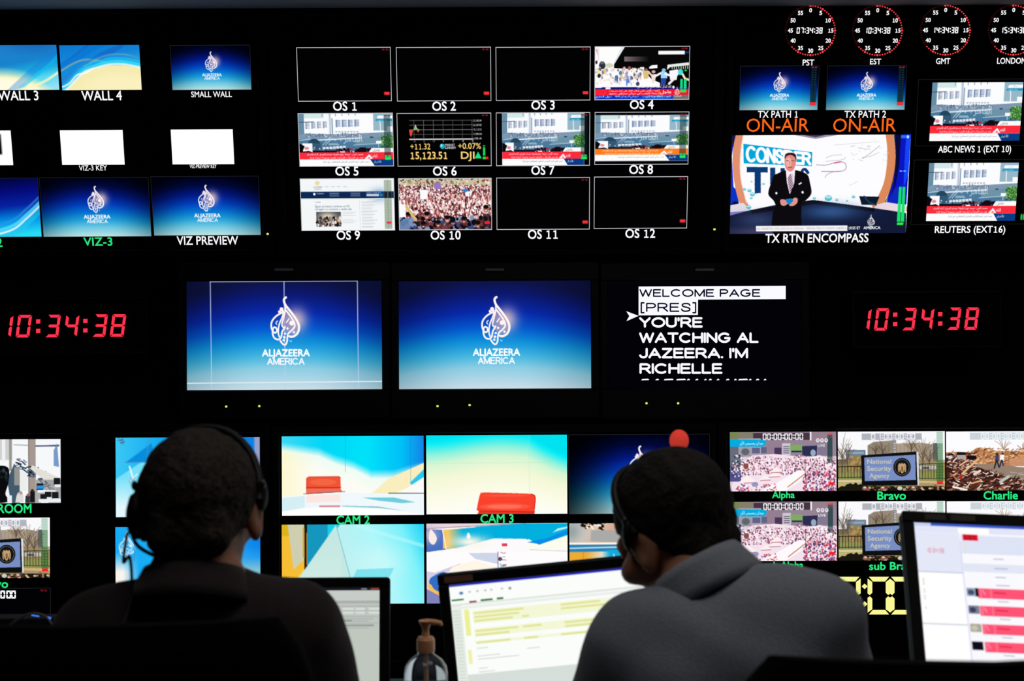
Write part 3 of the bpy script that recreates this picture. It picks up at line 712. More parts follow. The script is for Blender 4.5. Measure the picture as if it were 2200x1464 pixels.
def presenter(p):
    """an anchor in a dark suit on a studio set with a curved screen"""
    p.fill((253, 252, 255)).ref(55, 60, 2140, 1220, (72, 2168, 34, 2112))
    p.poly([(60, 60), (110, 60), (70, 300), (90, 700), (150, 880), (40, 900)], (20, 40, 220)); p.poly([(72, 60), (120, 60), (90, 200), (76, 200)], (20, 24, 70))
    p.poly([(60, 640), (130, 700), (150, 860), (40, 880)], (10, 50, 200)); p.poly([(100, 830), (150, 840), (130, 870), (50, 870)], (14, 16, 40))
    p.poly(spline([(118, 60), (86, 220), (80, 420), (100, 620), (150, 830), (240, 960), (290, 940), (230, 800), (180, 620), (164, 420), (176, 220), (206, 60)], 5), (226, 144, 110)); p.line([(206, 60), (172, 300), (176, 560), (240, 850)], 10, (250, 226, 210), 1, 6)
    p.poly([(40, 880), (200, 850), (296, 940), (290, 960), (44, 1000)], (226, 220, 232)); p.poly([(40, 960), (296, 940), (292, 968), (44, 1005)], (130, 124, 190))
    p.poly([(2164, 60), (1990, 60), (2000, 300), (1960, 600), (1880, 860), (2115, 880)], (10, 20, 200)); p.poly([(1975, 60), (2050, 60), (2030, 420), (1990, 640), (1930, 800), (1968, 640), (1992, 400)], (8, 10, 60)); p.poly([(2110, 60), (2168, 60), (2140, 500), (2080, 700), (2090, 400)], (20, 70, 250))
    p.poly([(1990, 680), (2110, 640), (2100, 860), (1890, 850)], (14, 40, 190))
    p.poly(spline([(1868, 60), (1888, 220), (1884, 420), (1850, 620), (1780, 790), (1730, 920), (2110, 960), (2120, 900), (1880, 850), (1930, 700), (1976, 500), (1984, 280), (1960, 60)], 5), (220, 138, 92)); p.poly([(1760, 880), (1880, 850), (2120, 890), (2112, 965), (1730, 930)], (232, 216, 224)); p.line([(1968, 60), (1990, 280), (1978, 480), (1930, 700), (1870, 850)], 9, (40, 26, 40), 1, 6)
    p.poly([(790, 60), (1330, 60), (1050, 108)], (150, 140, 170)); p.poly([(900, 60), (1180, 60), (1050, 88)], (60, 50, 80))
    p.poly([(206, 160), (1012, 262), (1006, 424), (208, 388)], (0, 168, 216))
    def persp(x, y):   # the lettering leans with its panel
        u = (x - 206) / 806.0
        return (x, 160 + 102 * u + y * (228 - 66 * u))
    st, w = grot_strokes('CONSIDER', .2)
    for q in st: p.line([persp(250 + a / w * 735, .14 + (1 - b) * .72) for a, b in q], 34, WHT)
    N = (10, 58, 116)
    p.poly([(244, 430), (490, 432), (490, 496), (408, 494), (408, 735), (336, 742), (336, 492), (244, 492)], N); p.rect(518, 440, 578, 700, N); p.rect(640, 445, 690, 700, N)
    p.line(spline([(960, 500), (930, 462), (900, 470), (890, 510), (930, 540)], 6), 34, N)
    G = (140, 132, 140)
    for q, c, w in (([(1270, 180), (1790, 142)], (205, 200, 205), 5), ([(1600, 340), (1700, 270), (1800, 190)], (170, 160, 166), 7), ([(1590, 330), (1700, 310), (1780, 272)], G, 4), ([(1060, 410), (1180, 412), (1270, 385), (1350, 375), (1400, 400), (1405, 450), (1350, 485), (1120, 486)], (120, 70, 110), 6), ([(1270, 392), (1350, 376)], (210, 30, 100), 10), ([(1170, 330), (1250, 300), (1360, 296)], G, 4), ([(1160, 560), (1190, 520), (1260, 492), (1340, 486)], G, 6), ([(1170, 370), (1260, 362), (1370, 350), (1400, 320)], G, 3), ([(1440, 650), (1500, 630), (1540, 600)], (190, 186, 190), 4)): p.line(q, w, c, .9, 6)
    p.sticks((1430, 190, 1880, 360), 26, [(190, 186, 190), (214, 210, 214)], 40, 4, (-.5, .5), 4)
    for x, y, r in ((1200, 800, 44), (1036, 800, 20), (1300, 820, 20), (1495, 785, 22), (1420, 832, 14), (216, 690, 20), (275, 705, 26), (310, 750, 30), (295, 795, 18), (440, 628, 16), (265, 900, 30), (300, 600, 12)): p.ell(x, y, r, r * .8, (70, 190, 210), .9); p.ell(x, y - r * .3, r * .8, r * .35, (190, 236, 240), .9)
    p.poly([(1562, 778), (1800, 786), (1760, 884), (1590, 880)], (10, 26, 46)); p.line([(1620, 780), (1680, 850), (1760, 884)], 16, (40, 60, 80), 1, 5)
    p.poly([(290, 935), (560, 880), (1020, 820), (1740, 920), (2112, 980), (2112, 1220), (34, 1220), (42, 1000)], (18, 26, 56)); p.poly([(290, 935), (1020, 820), (1740, 920), (1740, 965), (1030, 870), (300, 985)], (10, 10, 18))
    gx, gy = p.grid(); p.mask(np.exp(-(((gx - 1250) / 320) ** 2 + ((gy - 960) / 90) ** 2)), (54, 96, 156), .8); p.mask(np.exp(-(((gx - 380) / 240) ** 2 + ((gy - 1050) / 90) ** 2)), (70, 90, 140), .5); p.mask(np.exp(-(((gx - 500) / 500) ** 2 + ((gy - 1195) / 60) ** 2)), (110, 100, 150), .5)
    K = (12, 10, 14)
    p.poly(spline([(700, 470), (600, 510), (560, 530), (535, 600), (495, 745), (560, 830), (580, 900), (545, 990), (560, 1220), (860, 1220), (880, 1000), (890, 850), (930, 830), (1000, 745), (985, 620), (950, 520), (820, 470)], 5, True), K)
    p.poly([(700, 450), (812, 450), (800, 620), (748, 750), (715, 620)], (250, 240, 246)); p.poly([(735, 520), (790, 510), (795, 640), (745, 750), (722, 640)], (226, 206, 222))
    for k in range(7): p.line([(726 + 4 * k, 570 + 24 * k), (760 + 5 * k, 520 + 24 * k)], 9, (90, 34, 80))
    p.poly([(848, 630), (884, 610), (888, 625), (856, 642)], WHT); p.ell(590, 738, 12, 14, WHT); p.ell(898, 730, 13, 15, WHT)
    p.poly(spline([(690, 330), (692, 420), (720, 470), (755, 486), (795, 460), (822, 380), (820, 310), (760, 280), (710, 290)], 5, True), (226, 138, 130)); p.ell(735, 380, 34, 60, (246, 186, 172), .8); p.ell(752, 436, 28, 7, (170, 80, 80)); p.line([(705, 362), (735, 358)], 7, (90, 46, 44)); p.line([(770, 358), (800, 362)], 7, (90, 46, 44)); p.line([(752, 370), (748, 405)], 6, (180, 100, 92))
    p.poly(spline([(690, 340), (694, 290), (730, 268), (790, 270), (822, 300), (820, 370), (808, 320), (760, 292), (712, 306)], 5, True), (46, 26, 24))
    p.poly(spline([(636, 850), (640, 815), (690, 815), (730, 850), (690, 885), (650, 880)], 4, True), (222, 148, 142)); p.poly(spline([(740, 880), (790, 800), (836, 800), (835, 850), (790, 888)], 4, True), (226, 150, 140)); p.poly([(700, 810), (770, 800), (790, 830), (740, 880), (706, 840)], (20, 130, 200))
    p.rect(350, 1124, 1424, 1188, (250, 248, 250)); p.text('AN ARRESTED EXPLOSIONS IN SOMALIA - FIREFIGHTERS IN NORTH AMERICA', 358, 1416, 1144, 1168, (170, 160, 172), .9); p.rect(1424, 1128, 1580, 1180, (20, 16, 40), .8); p.text('10:35 ET', 1436, 1574, 1138, 1168, WHT, bold=.03)
    flame(p, 1664 - 172 * .19, 1000 - 165 * .155, .165, 0, WHT); p.text('AMERICA', 1612, 1812, 1136, 1168, WHT, bold=.03)
    for x in (2040, 2084):
        for k in range(11): p.rect(x - k * .8, 110 + 34 * k, x + 30 - k * .8, 116 + 34 * k, (10, 30, 120), .7)
    p.poly([(2052, 72), (2140, 72), (2140, 104), (2048, 104)], (40, 110, 255)); p.ell(2130, 90, 14, 18, (190, 226, 255)); p.rect(2036, 480, 2066, 492, (110, 190, 255)); p.rect(2080, 480, 2108, 492, (110, 190, 255))
    GR = (24, 226, 110)
    p.poly([(2030, 672), (2060, 672), (2044, 1082), (2004, 1082)], GR); p.poly([(2072, 672), (2102, 672), (2090, 1082), (2050, 1082)], GR); p.poly([(2008, 1090), (2084, 1090), (2078, 1122), (2004, 1122)], (40, 236, 70))
    return p

def news_room(p):
    """overhead view of an office floor seen by a fixed camera"""
    p.fill((246, 248, 250)).ref(-290, 115, 340, 470)
    p.rect(-290, 115, -60, 300, (214, 216, 214)); p.rect(0, 115, 70, 230, (206, 208, 206)); p.rect(12, 115, 30, 240, (240, 242, 244))
    p.rect(162, 115, 200, 470, (166, 152, 144)); p.rect(158, 115, 164, 470, (120, 112, 108)); p.rect(52, 115, 66, 290, (150, 148, 140))
    p.poly([(60, 470), (40, 340), (80, 250), (110, 290), (110, 470)], (66, 92, 110)); p.rect(80, 270, 110, 370, (150, 150, 144)); p.poly([(110, 290), (150, 280), (150, 400), (112, 400)], (236, 238, 238))
    for x, y, r in ((120, 255, 30), (170, 300, 20), (236, 330, 26), (265, 365, 24), (180, 290, 16)): p.sticks((x - r, y - r, x + r, y + r), 14, [(20, 26, 34), (50, 70, 96), (90, 110, 130)], 26, 6, (-.6, .9), int(x))
    p.poly([(180, 260), (330, 330), (340, 400), (320, 400), (170, 280)], (226, 224, 216)); p.line([(200, 155), (330, 150)], 6, (40, 70, 110)); p.rect(200, 150, 330, 158, (90, 100, 130)); p.line([(80, 147), (160, 150)], 5, (150, 154, 160)); p.poly([(300, 180), (320, 140), (330, 270), (300, 265)], (90, 130, 190), .8)
    p.rect(200, 340, 340, 470, (120, 122, 124), .6)
    for x, y in ((205, 360), (250, 400), (290, 408), (300, 330), (225, 420)): p.rect(x, y, x + 36, y + 40, (24, 26, 30)); p.rect(x + 4, y + 36, x + 44, y + 52, (236, 238, 240))
    p.rect(206, 372, 246, 390, (40, 150, 230)); p.rect(210, 398, 310, 406, (244, 246, 246)); p.rect(215, 446, 340, 464, (236, 238, 240))
    p.poly(spline([(85, 465), (95, 420), (115, 405), (130, 425), (130, 465)], 4), (222, 218, 216)); p.ell(116, 412, 9, 10, (190, 150, 136)); p.poly([(166, 465), (168, 405), (180, 392), (194, 405), (194, 465)], (20, 22, 26)); p.ell(180, 400, 8, 9, (50, 34, 30)); p.poly([(140, 468), (142, 430), (156, 420), (166, 432), (164, 468)], (50, 52, 58)); p.ell(155, 424, 7, 8, (170, 90, 84))
    p.poly(spline([(-30, 262), (30, 264), (52, 290), (46, 360), (30, 420), (52, 460), (-60, 470)], 5), (10, 11, 13)); p.specks((-20, 280, 40, 350), 20, [(50, 66, 80), (30, 40, 50)], 8, .8, 1, 3); p.rect(40, 425, 66, 470, (236, 238, 240))
    return p

def agency_sign(p):
    """a low stone sign on a lawn with a round seal, buildings and bare trees behind"""
    p.fill((250, 250, 253)).ref(50, 72, 648, 400)
    def tree(x, y, h, seed, c=(96, 78, 60)):
        g = random.Random(seed); p.line([(x, y), (x + 2, y - h * .5)], 4, c)
        for k in range(22):
            a = g.uniform(-.9, .9); l = h * g.uniform(.3, .6); y0 = y - h * g.uniform(.25, .6)
            p.line([(x, y0), (x + l * math.sin(a) * .5, y0 - l * .5 * math.cos(a)), (x + l * math.sin(a), y0 - l * math.cos(a))], 1.6, c, .8)
    p.poly([(95, 172), (205, 174), (205, 300), (95, 300)], (110, 130, 152)); p.poly([(50, 226), (100, 226), (100, 300), (50, 300)], (60, 66, 74)); p.rect(104, 184, 196, 196, (150, 166, 184))
    p.poly([(216, 150), (250, 130), (358, 122), (372, 128), (374, 200), (216, 210)], (150, 138, 122)); p.poly([(374, 140), (520, 136), (600, 150), (600, 250), (500, 260), (374, 210)], (172, 158, 138)); p.rect(358, 122, 376, 190, (110, 108, 108))
    for k in range(7): p.rect(360, 130 + 9 * k, 374, 134 + 9 * k, (226, 228, 230)); p.line([(226 + 18 * k, 146), (226 + 18 * k, 205)], 2.4, (120, 108, 96)); p.line([(380 + 20 * k, 150), (380 + 20 * k, 200)], 2.4, (140, 124, 104))
    p.poly([(580, 140), (604, 136), (608, 240), (580, 240)], (96, 100, 104)); p.poly([(600, 76), (636, 76), (636, 140), (600, 140)], (190, 214, 204))
    p.rect(50, 255, 648, 400, (146, 150, 84)); p.rect(50, 230, 648, 300, (150, 128, 84), .65); p.ell(150, 250, 40, 46, (152, 124, 72), .9); p.specks((110, 210, 190, 290), 60, [(176, 144, 80), (120, 96, 60), (190, 160, 100)], 6, .7, 1, 3)
    for x, y, h, s in ((75, 300, 200, 1), (300, 240, 110, 2), (522, 310, 190, 3), (560, 290, 140, 4), (460, 210, 110, 5), (260, 235, 90, 6), (104, 290, 150, 7)): tree(x, y, h, s)
    p.rect(500, 262, 600, 282, (200, 206, 212), .8); p.rect(520, 268, 560, 280, (60, 66, 76), .8)
    for k in range(9): p.line([(56 + 17 * k, 262), (56 + 17 * k, 330)], 3, (26, 28, 28))
    p.line([(50, 266), (190, 264)], 4, (26, 28, 28)); p.line([(50, 326), (190, 324)], 3, (26, 28, 28))
    for k in range(10): p.line([(505 + 16 * k, 258), (505 + 16 * k, 335)], 3, (34, 36, 34))
    p.line([(500, 254), (648, 250)], 4, (34, 36, 34)); p.line([(500, 332), (648, 335)], 3, (34, 36, 34))
    p.poly([(50, 338), (190, 338), (190, 352), (50, 350)], (222, 200, 160)); p.poly([(500, 345), (648, 348), (648, 362), (500, 358)], (214, 176, 130)); p.rect(50, 352, 180, 400, (190, 180, 120)); p.rect(500, 362, 648, 400, (170, 150, 110))
    p.poly([(50, 384), (70, 372), (88, 374), (100, 362), (122, 356), (134, 364), (150, 352), (164, 366), (178, 360), (190, 374), (648, 375), (648, 400), (50, 400)], (26, 22, 16)); p.specks((190, 372, 648, 398), 70, [(190, 150, 90), (96, 60, 40), (226, 210, 180), (60, 44, 30), (150, 90, 70)], 8, .9, .6, 8)
    for x in (200, 300, 395, 470): p.ell(x, 386, 15, 11, (150, 92, 80) if x != 395 else (206, 200, 186)); p.ell(x, 381, 8, 5, (222, 206, 190))
    p.poly([(180, 204), (488, 184), (498, 190), (498, 370), (184, 372)], (16, 16, 18)); p.poly([(488, 186), (500, 186), (502, 370), (494, 370)], (220, 222, 224)); p.poly([(198, 216), (482, 202), (484, 340), (200, 346)], (120, 142, 196))
    for k, (s, a, b) in enumerate((('National', 214, 348), ('Security', 214, 348), ('Agency', 226, 338))): p.text(s, a, b, 226 + 40 * k - 2 * (k > 0), 250 + 39 * k, (206, 204, 180), bold=.012)
    p.ell(408, 270, 49, 51, (10, 12, 16)); p.ell(408, 270, 42, 44, (120, 116, 84), .9); p.ell(408, 270, 39, 41, (14, 16, 22)); p.ell(408, 270, 30, 32, (22, 24, 34))
    p.poly([(408, 246), (402, 252), (392, 248), (385, 262), (386, 292), (393, 300), (396, 282), (400, 296), (404, 304), (412, 304), (416, 296), (420, 282), (423, 300), (430, 292), (431, 262), (424, 248), (414, 252)], (196, 160, 110)); p.rect(404, 266, 413, 294, (120, 84, 60)); p.line([(390, 262), (391, 290)], 2, (120, 90, 60)); p.line([(425, 262), (424, 290)], 2, (120, 90, 60))
    p.rect(600, 140, 636, 348, (24, 90, 30), .55)
    for k in range(18): p.rect(600, 80 + 15 * k, 636, 84 + 15 * k, (150, 200, 160), .25)
    p.rect(602, 348, 636, 364, (246, 34, 44))
    p.rect(184, 84, 518, 120, (170, 172, 184), .9); p.seg('0', 236, 84, 24, 34, 5, WHT); p.seg('1:00:00:00', 268, 84, 22, 34, 5, WHT, gap=3, colon=.6)
    return p

def rally(p):
    """a packed square seen from above, a white ramp and sunshades in front"""
    p.fill((226, 206, 222)).ref(200, 122, 1158, 648)
    p.rect(200, 122, 1158, 340, (150, 132, 150)); p.rect(200, 122, 410, 190, (132, 126, 108)); p.ell(240, 150, 40, 30, (110, 140, 70), .7); p.rect(410, 132, 930, 196, (70, 52, 66)); p.rect(940, 122, 1158, 200, (150, 128, 142))
    p.rect(200, 250, 300, 470, (104, 108, 124)); p.rect(280, 180, 480, 330, (170, 160, 178)); p.rect(530, 200, 690, 320, (150, 126, 146)); p.rect(600, 262, 665, 330, (74, 54, 90)); p.rect(400, 262, 470, 312, (96, 98, 134)); p.rect(480, 258, 530, 310, (96, 98, 134)); p.rect(670, 225, 745, 330, (206, 200, 214))
    for k in range(4): p.rect(680, 250 + 18 * k, 735, 260 + 18 * k, (110, 100, 120))
    p.poly([(740, 236), (852, 240), (848, 300), (742, 296)], (128, 170, 96)); p.rect(752, 290, 845, 304, (30, 46, 90)); p.poly([(850, 250), (985, 246), (980, 340), (850, 336)], (44, 46, 80)); p.ell(948, 310, 24, 30, (150, 170, 196)); p.rect(990, 240, 1075, 330, (130, 120, 146)); p.rect(920, 122, 934, 200, (240, 236, 244))
    p.ell(340, 296, 52, 44, (150, 152, 160), .8); p.ell(340, 298, 36, 30, (90, 96, 104), .9)
    top = lambda x: 345 + 60 * max(0, (420 - x) / 220) - 14 * math.sin(x / 60)
    p.poly([(400, 330), (600, 318), (800, 338), (900, 356), (1000, 330), (1075, 350), (1158, 420), (1158, 648), (200, 648), (260, 470), (330, 380)], (244, 226, 236))
    p.specks((230, 318, 1150, 500), 1100, [(255, 246, 250), (170, 90, 116), (228, 176, 196), (120, 60, 92), (250, 220, 232), (90, 50, 84), (210, 150, 172), (255, 255, 255)], 7, .9, 1.2, 5, lambda x, y: y > top(x))
    p.rect(200, 470, 300, 560, (70, 66, 130), .9); p.specks((200, 330, 340, 520), 90, [(40, 40, 70), (250, 246, 250), (90, 90, 140), (20, 20, 40)], 7, .9, 1, 6); p.ell(345, 425, 24, 26, (140, 80, 66))
    p.specks((860, 470, 1150, 648), 420, [(246, 220, 230), (206, 60, 90), (96, 60, 110), (250, 250, 252), (150, 90, 130), (236, 130, 140), (70, 60, 120)], 8, .95, 1.3, 15)
    p.poly([(820, 460), (890, 480), (830, 560), (690, 648), (470, 648), (640, 560)], (254, 250, 252)); p.line([(880, 490), (720, 610)], 9, (196, 120, 80)); p.line([(876, 360), (876, 500)], 6, (120, 70, 80)); p.line([(870, 360), (1000, 345)], 8, (250, 246, 250))
    for x, y, r in ((360, 545, 80), (310, 600, 70), (300, 640, 60), (520, 530, 56), (600, 500, 60), (620, 460, 60)): p.poly([(x - r, y + r * .25), (x, y - r * .5), (x + r, y + r * .2), (x + r * .7, y + r * .32), (x - r * .7, y + r * .36)], (252, 240, 240)); p.line([(x - r * .8, y + r * .38), (x + r * .8, y + r * .32)], 7, (190, 110, 130))
    p.specks((260, 580, 620, 648), 90, [(226, 60, 80), (120, 80, 150), (246, 230, 236), (170, 90, 110)], 9, .9, .8, 23); p.ell(425, 585, 30, 22, (150, 150, 190))
    p.rect(1076, 150, 1122, 400, (20, 50, 50), .55); p.rect(1076, 180, 1122, 350, (16, 60, 60), .4); p.rect(1084, 568, 1136, 594, (244, 32, 44)); p.rect(1076, 136, 1120, 150, (246, 70, 70))
    p.poly([(200, 188), (520, 194), (530, 216), (515, 244), (490, 254), (200, 252)], (0, 172, 224)); p.text(arabic('ميدان رمسيس الآن'), 292, 500, 202, 242, WHT, bold=.01)
    for k in range(3): p.ell(990 + 38 * k, 200, 16, 18, WHT, .9); p.ell(990 + 38 * k, 198, 8, 9, (170, 150, 166))
    p.text('LIVE', 990, 1056, 236, 256, WHT)
    p.rect(496, 136, 862, 196, (40, 26, 40), .5); p.seg('00:00:00:00', 497, 136, 34, 60, 10, WHT, gap=5, colon=.5)
    return p

def debris(p):
    """two people walking past heaps of broken timber"""
    p.fill((252, 252, 255)).ref(78, 182, 1600, 1025)
    def tw(x, y, h, s):
        g = random.Random(s)
        for k in range(9):
            a = g.uniform(-.8, .8); l = h * g.uniform(.5, 1); p.line([(x, y), (x + l * .5 * math.sin(a), y - l * .5), (x + l * math.sin(a), y - l * math.cos(a))], 9, (176, 150, 130), .9)
    tw(900, 450, 200, 3); tw(1170, 470, 160, 5); tw(1400, 470, 170, 8)
    p.poly([(78, 480), (250, 470), (420, 480), (520, 415), (700, 420), (780, 460), (1000, 470), (1120, 460), (1600, 480), (1600, 680), (78, 680)], (190, 130, 84))
    C = [(222, 160, 104), (246, 206, 160), (150, 90, 50), (96, 54, 34), (255, 230, 200), (196, 126, 76), (120, 70, 46)]
    p.sticks((400, 430, 1600, 660), 420, C, 46, 9, (-.9, .3), 3); p.poly([(960, 580), (1250, 540), (1600, 560), (1600, 690), (1000, 680)], (206, 148, 112), .85)
    p.poly([(440, 655), (800, 645), (1100, 690), (1600, 730), (1600, 960), (1200, 920), (760, 780)], (150, 128, 112)); p.sticks((900, 730, 1600, 860), 24, [(176, 154, 138), (206, 190, 176)], 120, 6, (-.1, .15), 5)
    p.poly([(78, 500), (420, 520), (500, 600), (420, 660), (560, 700), (900, 820), (1250, 930), (1600, 980), (1600, 1025), (78, 1025)], (62, 34, 28))
    D = [(40, 22, 20), (96, 54, 44), (170, 110, 84), (226, 180, 150), (30, 16, 16), (130, 60, 56), (250, 240, 230), (72, 40, 34)]
    p.sticks((78, 490, 480, 720), 220, D, 56, 11, (-.8, .5), 7, lambda x, y: True); p.sticks((78, 690, 1300, 1025), 520, D, 60, 11, (-.9, .5), 8, lambda x, y: y > 690 + max(0, x - 500) * .3)
    for a, b, w, c in (((180, 610), (230, 560), 14, WHT), ((270, 670), (430, 560), 16, (246, 206, 160)), ((310, 780), (540, 570), 26, (236, 186, 134)), ((300, 780), (380, 810), 16, (226, 176, 130)), ((180, 970), (370, 1010), 26, (246, 244, 240)), ((370, 980), (430, 900), 14, (246, 220, 200)), ((140, 780), (230, 860), 16, (190, 120, 70)), ((90, 540), (160, 550), 22, (226, 226, 226)), ((440, 920), (580, 880), 24, (226, 164, 110)), ((480, 790), (560, 745), 34, (250, 214, 196)), ((850, 900), (960, 830), 40, (190, 196, 184))): p.line([a, b], w, c)
    p.rect(232, 478, 358, 524, (20, 22, 26)); p.poly([(235, 520), (360, 520), (365, 580), (240, 570)], (170, 170, 164)); p.rect(365, 525, 510, 580, (26, 14, 14)); p.rect(362, 540, 378, 570, (230, 40, 40)); p.ell(290, 830, 20, 24, (190, 30, 30))
    p.ell(805, 510, 16, 18, (50, 36, 34)); p.poly([(780, 530), (826, 520), (834, 600), (772, 610)], (56, 70, 104)); p.line([(795, 600), (765, 705)], 20, (22, 26, 44)); p.line([(805, 605), (832, 692)], 20, (26, 30, 50))
    p.ell(884, 500, 16, 18, (80, 54, 48)); p.poly([(850, 515), (906, 520), (900, 600), (842, 595)], (252, 246, 250)); p.line([(868, 595), (842, 680)], 20, (36, 46, 80)); p.line([(876, 600), (892, 668)], 20, (40, 50, 86))
    p.rect(420, 205, 1350, 304, (196, 208, 216), .9); p.seg('00:00:00:00', 575, 210, 52, 90, 15, (244, 248, 250), gap=12, colon=.6)
    return p

def studio_one(p):
    """wide set wall in pale blue, mostly behind the operator's head"""
    gx, gy = p.ref(648, 107, 1458, 550).grid()
    p.ramp(np.clip((gx - 648) / 810, 0, 1), [(0, (60, 200, 246)), (.3, (20, 170, 240)), (.6, (0, 120, 230)), (.93, (10, 130, 230)), (1, (20, 130, 230))])
    p.poly([(648, 340), (860, 200), (830, 300), (720, 550), (648, 550)], (120, 224, 250)); p.poly([(700, 250), (850, 140), (870, 240)], (10, 140, 220)); p.mask(np.clip((gy - 330) / 160, 0, 1) * np.clip((900 - gx) / 200, 0, 1), (226, 248, 252)); p.line([(838, 107), (820, 240)], 3, (70, 150, 200)); p.line([(700, 246), (860, 246)], 3, (70, 160, 210))
    p.line([(728, 270), (745, 330)], 9, (230, 248, 252)); p.line([(728, 350), (770, 310)], 6, (220, 244, 250)); p.sticks((655, 110, 690, 140), 10, [(70, 110, 150)], 16, 3, (-1, 1), 3); p.sticks((720, 330, 752, 365), 10, [(150, 190, 210)], 16, 3, (-1, 1), 4)
    p.mask(np.clip((gy - 340) / 110, 0, 1) * (gx > 1200), (246, 226, 130)); p.rect(1418, 107, 1458, 550, (150, 160, 200))
    return p
def studio_one_low(p):
    gx, gy = p.ref(645, 605, 1457, 1050).grid()
    p.ramp(np.clip((gx - 645) / 812 * .6 + (700 - gy) * .0006, 0, 1), [(0, (20, 170, 245)), (.35, (40, 180, 248)), (.6, (10, 130, 232)), (1, (0, 70, 210))])
    p.mask(np.clip((gy - 740) / 110, 0, 1) * np.clip((780 - gx) / 90, 0, 1), (250, 244, 236)); p.rect(1280, 612, 1457, 622, (150, 160, 190)); p.mask(np.clip((gy - 780) / 60, 0, 1) * (gx > 1200), (226, 226, 180))
    p.mask(np.clip((gy - 720) / 70, 0, 1) * (gx > 1200) * .6, (60, 170, 236)); flame(p, 660 - 172 * .13, 640 - 165 * .2, .17, 0, (240, 250, 255)); p.line([(750, 605), (752, 790)], 3, (60, 130, 190))
    return p
def chair_wide(p):
    """pale studio with a red chair behind a glass desk"""
    gx, gy = p.ref(158, 133, 1226, 722).grid()
    e = np.interp(gx, [158, 300, 440, 560, 700, 830, 1000, 1226], [205, 225, 245, 300, 345, 410, 410, 350])
    p.ramp(np.clip((gx - 158) / 1068, 0, 1), [(0, (60, 216, 246)), (.3, (0, 214, 246)), (.6, (0, 226, 250)), (.85, (0, 190, 246)), (1, (20, 130, 230))])
    p.mask(np.clip((gy - e + 30) / 70, 0, 1), (240, 252, 244)); p.mask(np.clip((gy - e - 60) / 80, 0, 1), (253, 252, 244)); p.mask(np.clip((gy - e) / 60, 0, 1) * np.clip((420 - gx) / 320, 0, 1) * .8, (252, 246, 190))
    p.poly([(830, 560), (960, 450), (1226, 335), (1226, 430), (1100, 520), (1000, 560)], (250, 238, 190)); p.poly([(1226, 380), (1226, 440), (1130, 500), (1120, 480)], (40, 200, 240)); p.poly([(1226, 440), (1226, 560), (1030, 560), (1120, 510)], (253, 251, 250))
    p.poly([(158, 580), (640, 552), (1226, 566), (1226, 722), (158, 722)], (240, 248, 252)); p.line([(960, 558), (1226, 560)], 5, (20, 40, 50)); p.poly([(158, 590), (330, 575), (330, 660), (158, 690)], (206, 236, 242), .8); p.poly([(760, 590), (1000, 590), (1160, 625), (1060, 632), (880, 612)], (110, 206, 222)); p.poly([(600, 648), (880, 655), (1080, 690), (900, 668), (620, 655)], (130, 200, 214)); p.poly([(340, 570), (600, 566), (600, 620), (345, 625)], (255, 226, 220), .8); p.rect(440, 645, 596, 658, (222, 130, 140)); p.poly([(158, 690), (400, 660), (900, 672), (1226, 715), (1226, 722), (158, 722)], (255, 255, 255))
    p.line([(636, 133), (636, 400)], 2.5, (40, 150, 190), .6); p.line([(1125, 133), (1125, 480)], 2.5, (20, 120, 200), .5)
    p.poly([(346, 446), (360, 434), (586, 432), (598, 440), (602, 508), (596, 516), (612, 546), (344, 562), (342, 520)], (240, 84, 52)); p.ell(470, 474, 100, 24, (248, 112, 76), .6); p.line([(345, 514), (600, 515)], 7, (196, 36, 26)); p.line([(346, 560), (345, 446), (362, 434), (588, 433), (600, 445)], 5, (210, 40, 30)); p.poly([(345, 522), (600, 522), (608, 546), (344, 560)], (238, 110, 90)); p.line([(322, 560), (632, 544)], 4, (80, 60, 70))
    return p
def chair_low(p):
    """sail-like panels of a pale studio set over yellow and blue"""
    gx, gy = p.ref(158, 795, 1226, 1385).grid()
    p.ramp(np.clip((gx - 600) / 640 + (900 - gy) * .0006, 0, 1), [(0, (186, 240, 242)), (.4, (170, 246, 250)), (.75, (120, 240, 250)), (1, (40, 214, 246))])
    p.mask(np.exp(-(((gx - 900) / 200) ** 2 + ((gy - 1080) / 140) ** 2)) * .5, (224, 252, 250)); p.line([(720, 810), (1226, 960)], 26, (190, 250, 252), .5)
    p.rect(158, 795, 345, 1385, (246, 190, 52)); p.rect(158, 795, 330, 880, (216, 176, 20), .8); p.rect(345, 795, 560, 1385, (20, 150, 190)); p.poly([(505, 795), (600, 795), (540, 880), (505, 880)], (20, 206, 236))
    p.poly([(205, 795), (330, 795), (330, 1050), (248, 1130), (225, 950)], (206, 206, 176)); p.rect(330, 795, 350, 1130, (14, 16, 16)); p.rect(318, 820, 330, 1040, (220, 170, 50)); p.line([(348, 860), (348, 1090)], 5, (190, 130, 30))
    p.poly([(568, 800), (285, 1195), (250, 1385), (760, 1385), (672, 1195)], (196, 232, 226)); p.mask(np.clip((gy - 900) / 300, 0, 1) * (gx > 330 + (1120 - gy) * .8) * (gx < 600), (226, 240, 230), .35); p.line([(568, 805), (672, 1190)], 5, (110, 190, 200)); p.poly([(690, 1195), (720, 1130), (1000, 1120), (960, 1195)], (110, 222, 238), .8)
    return p
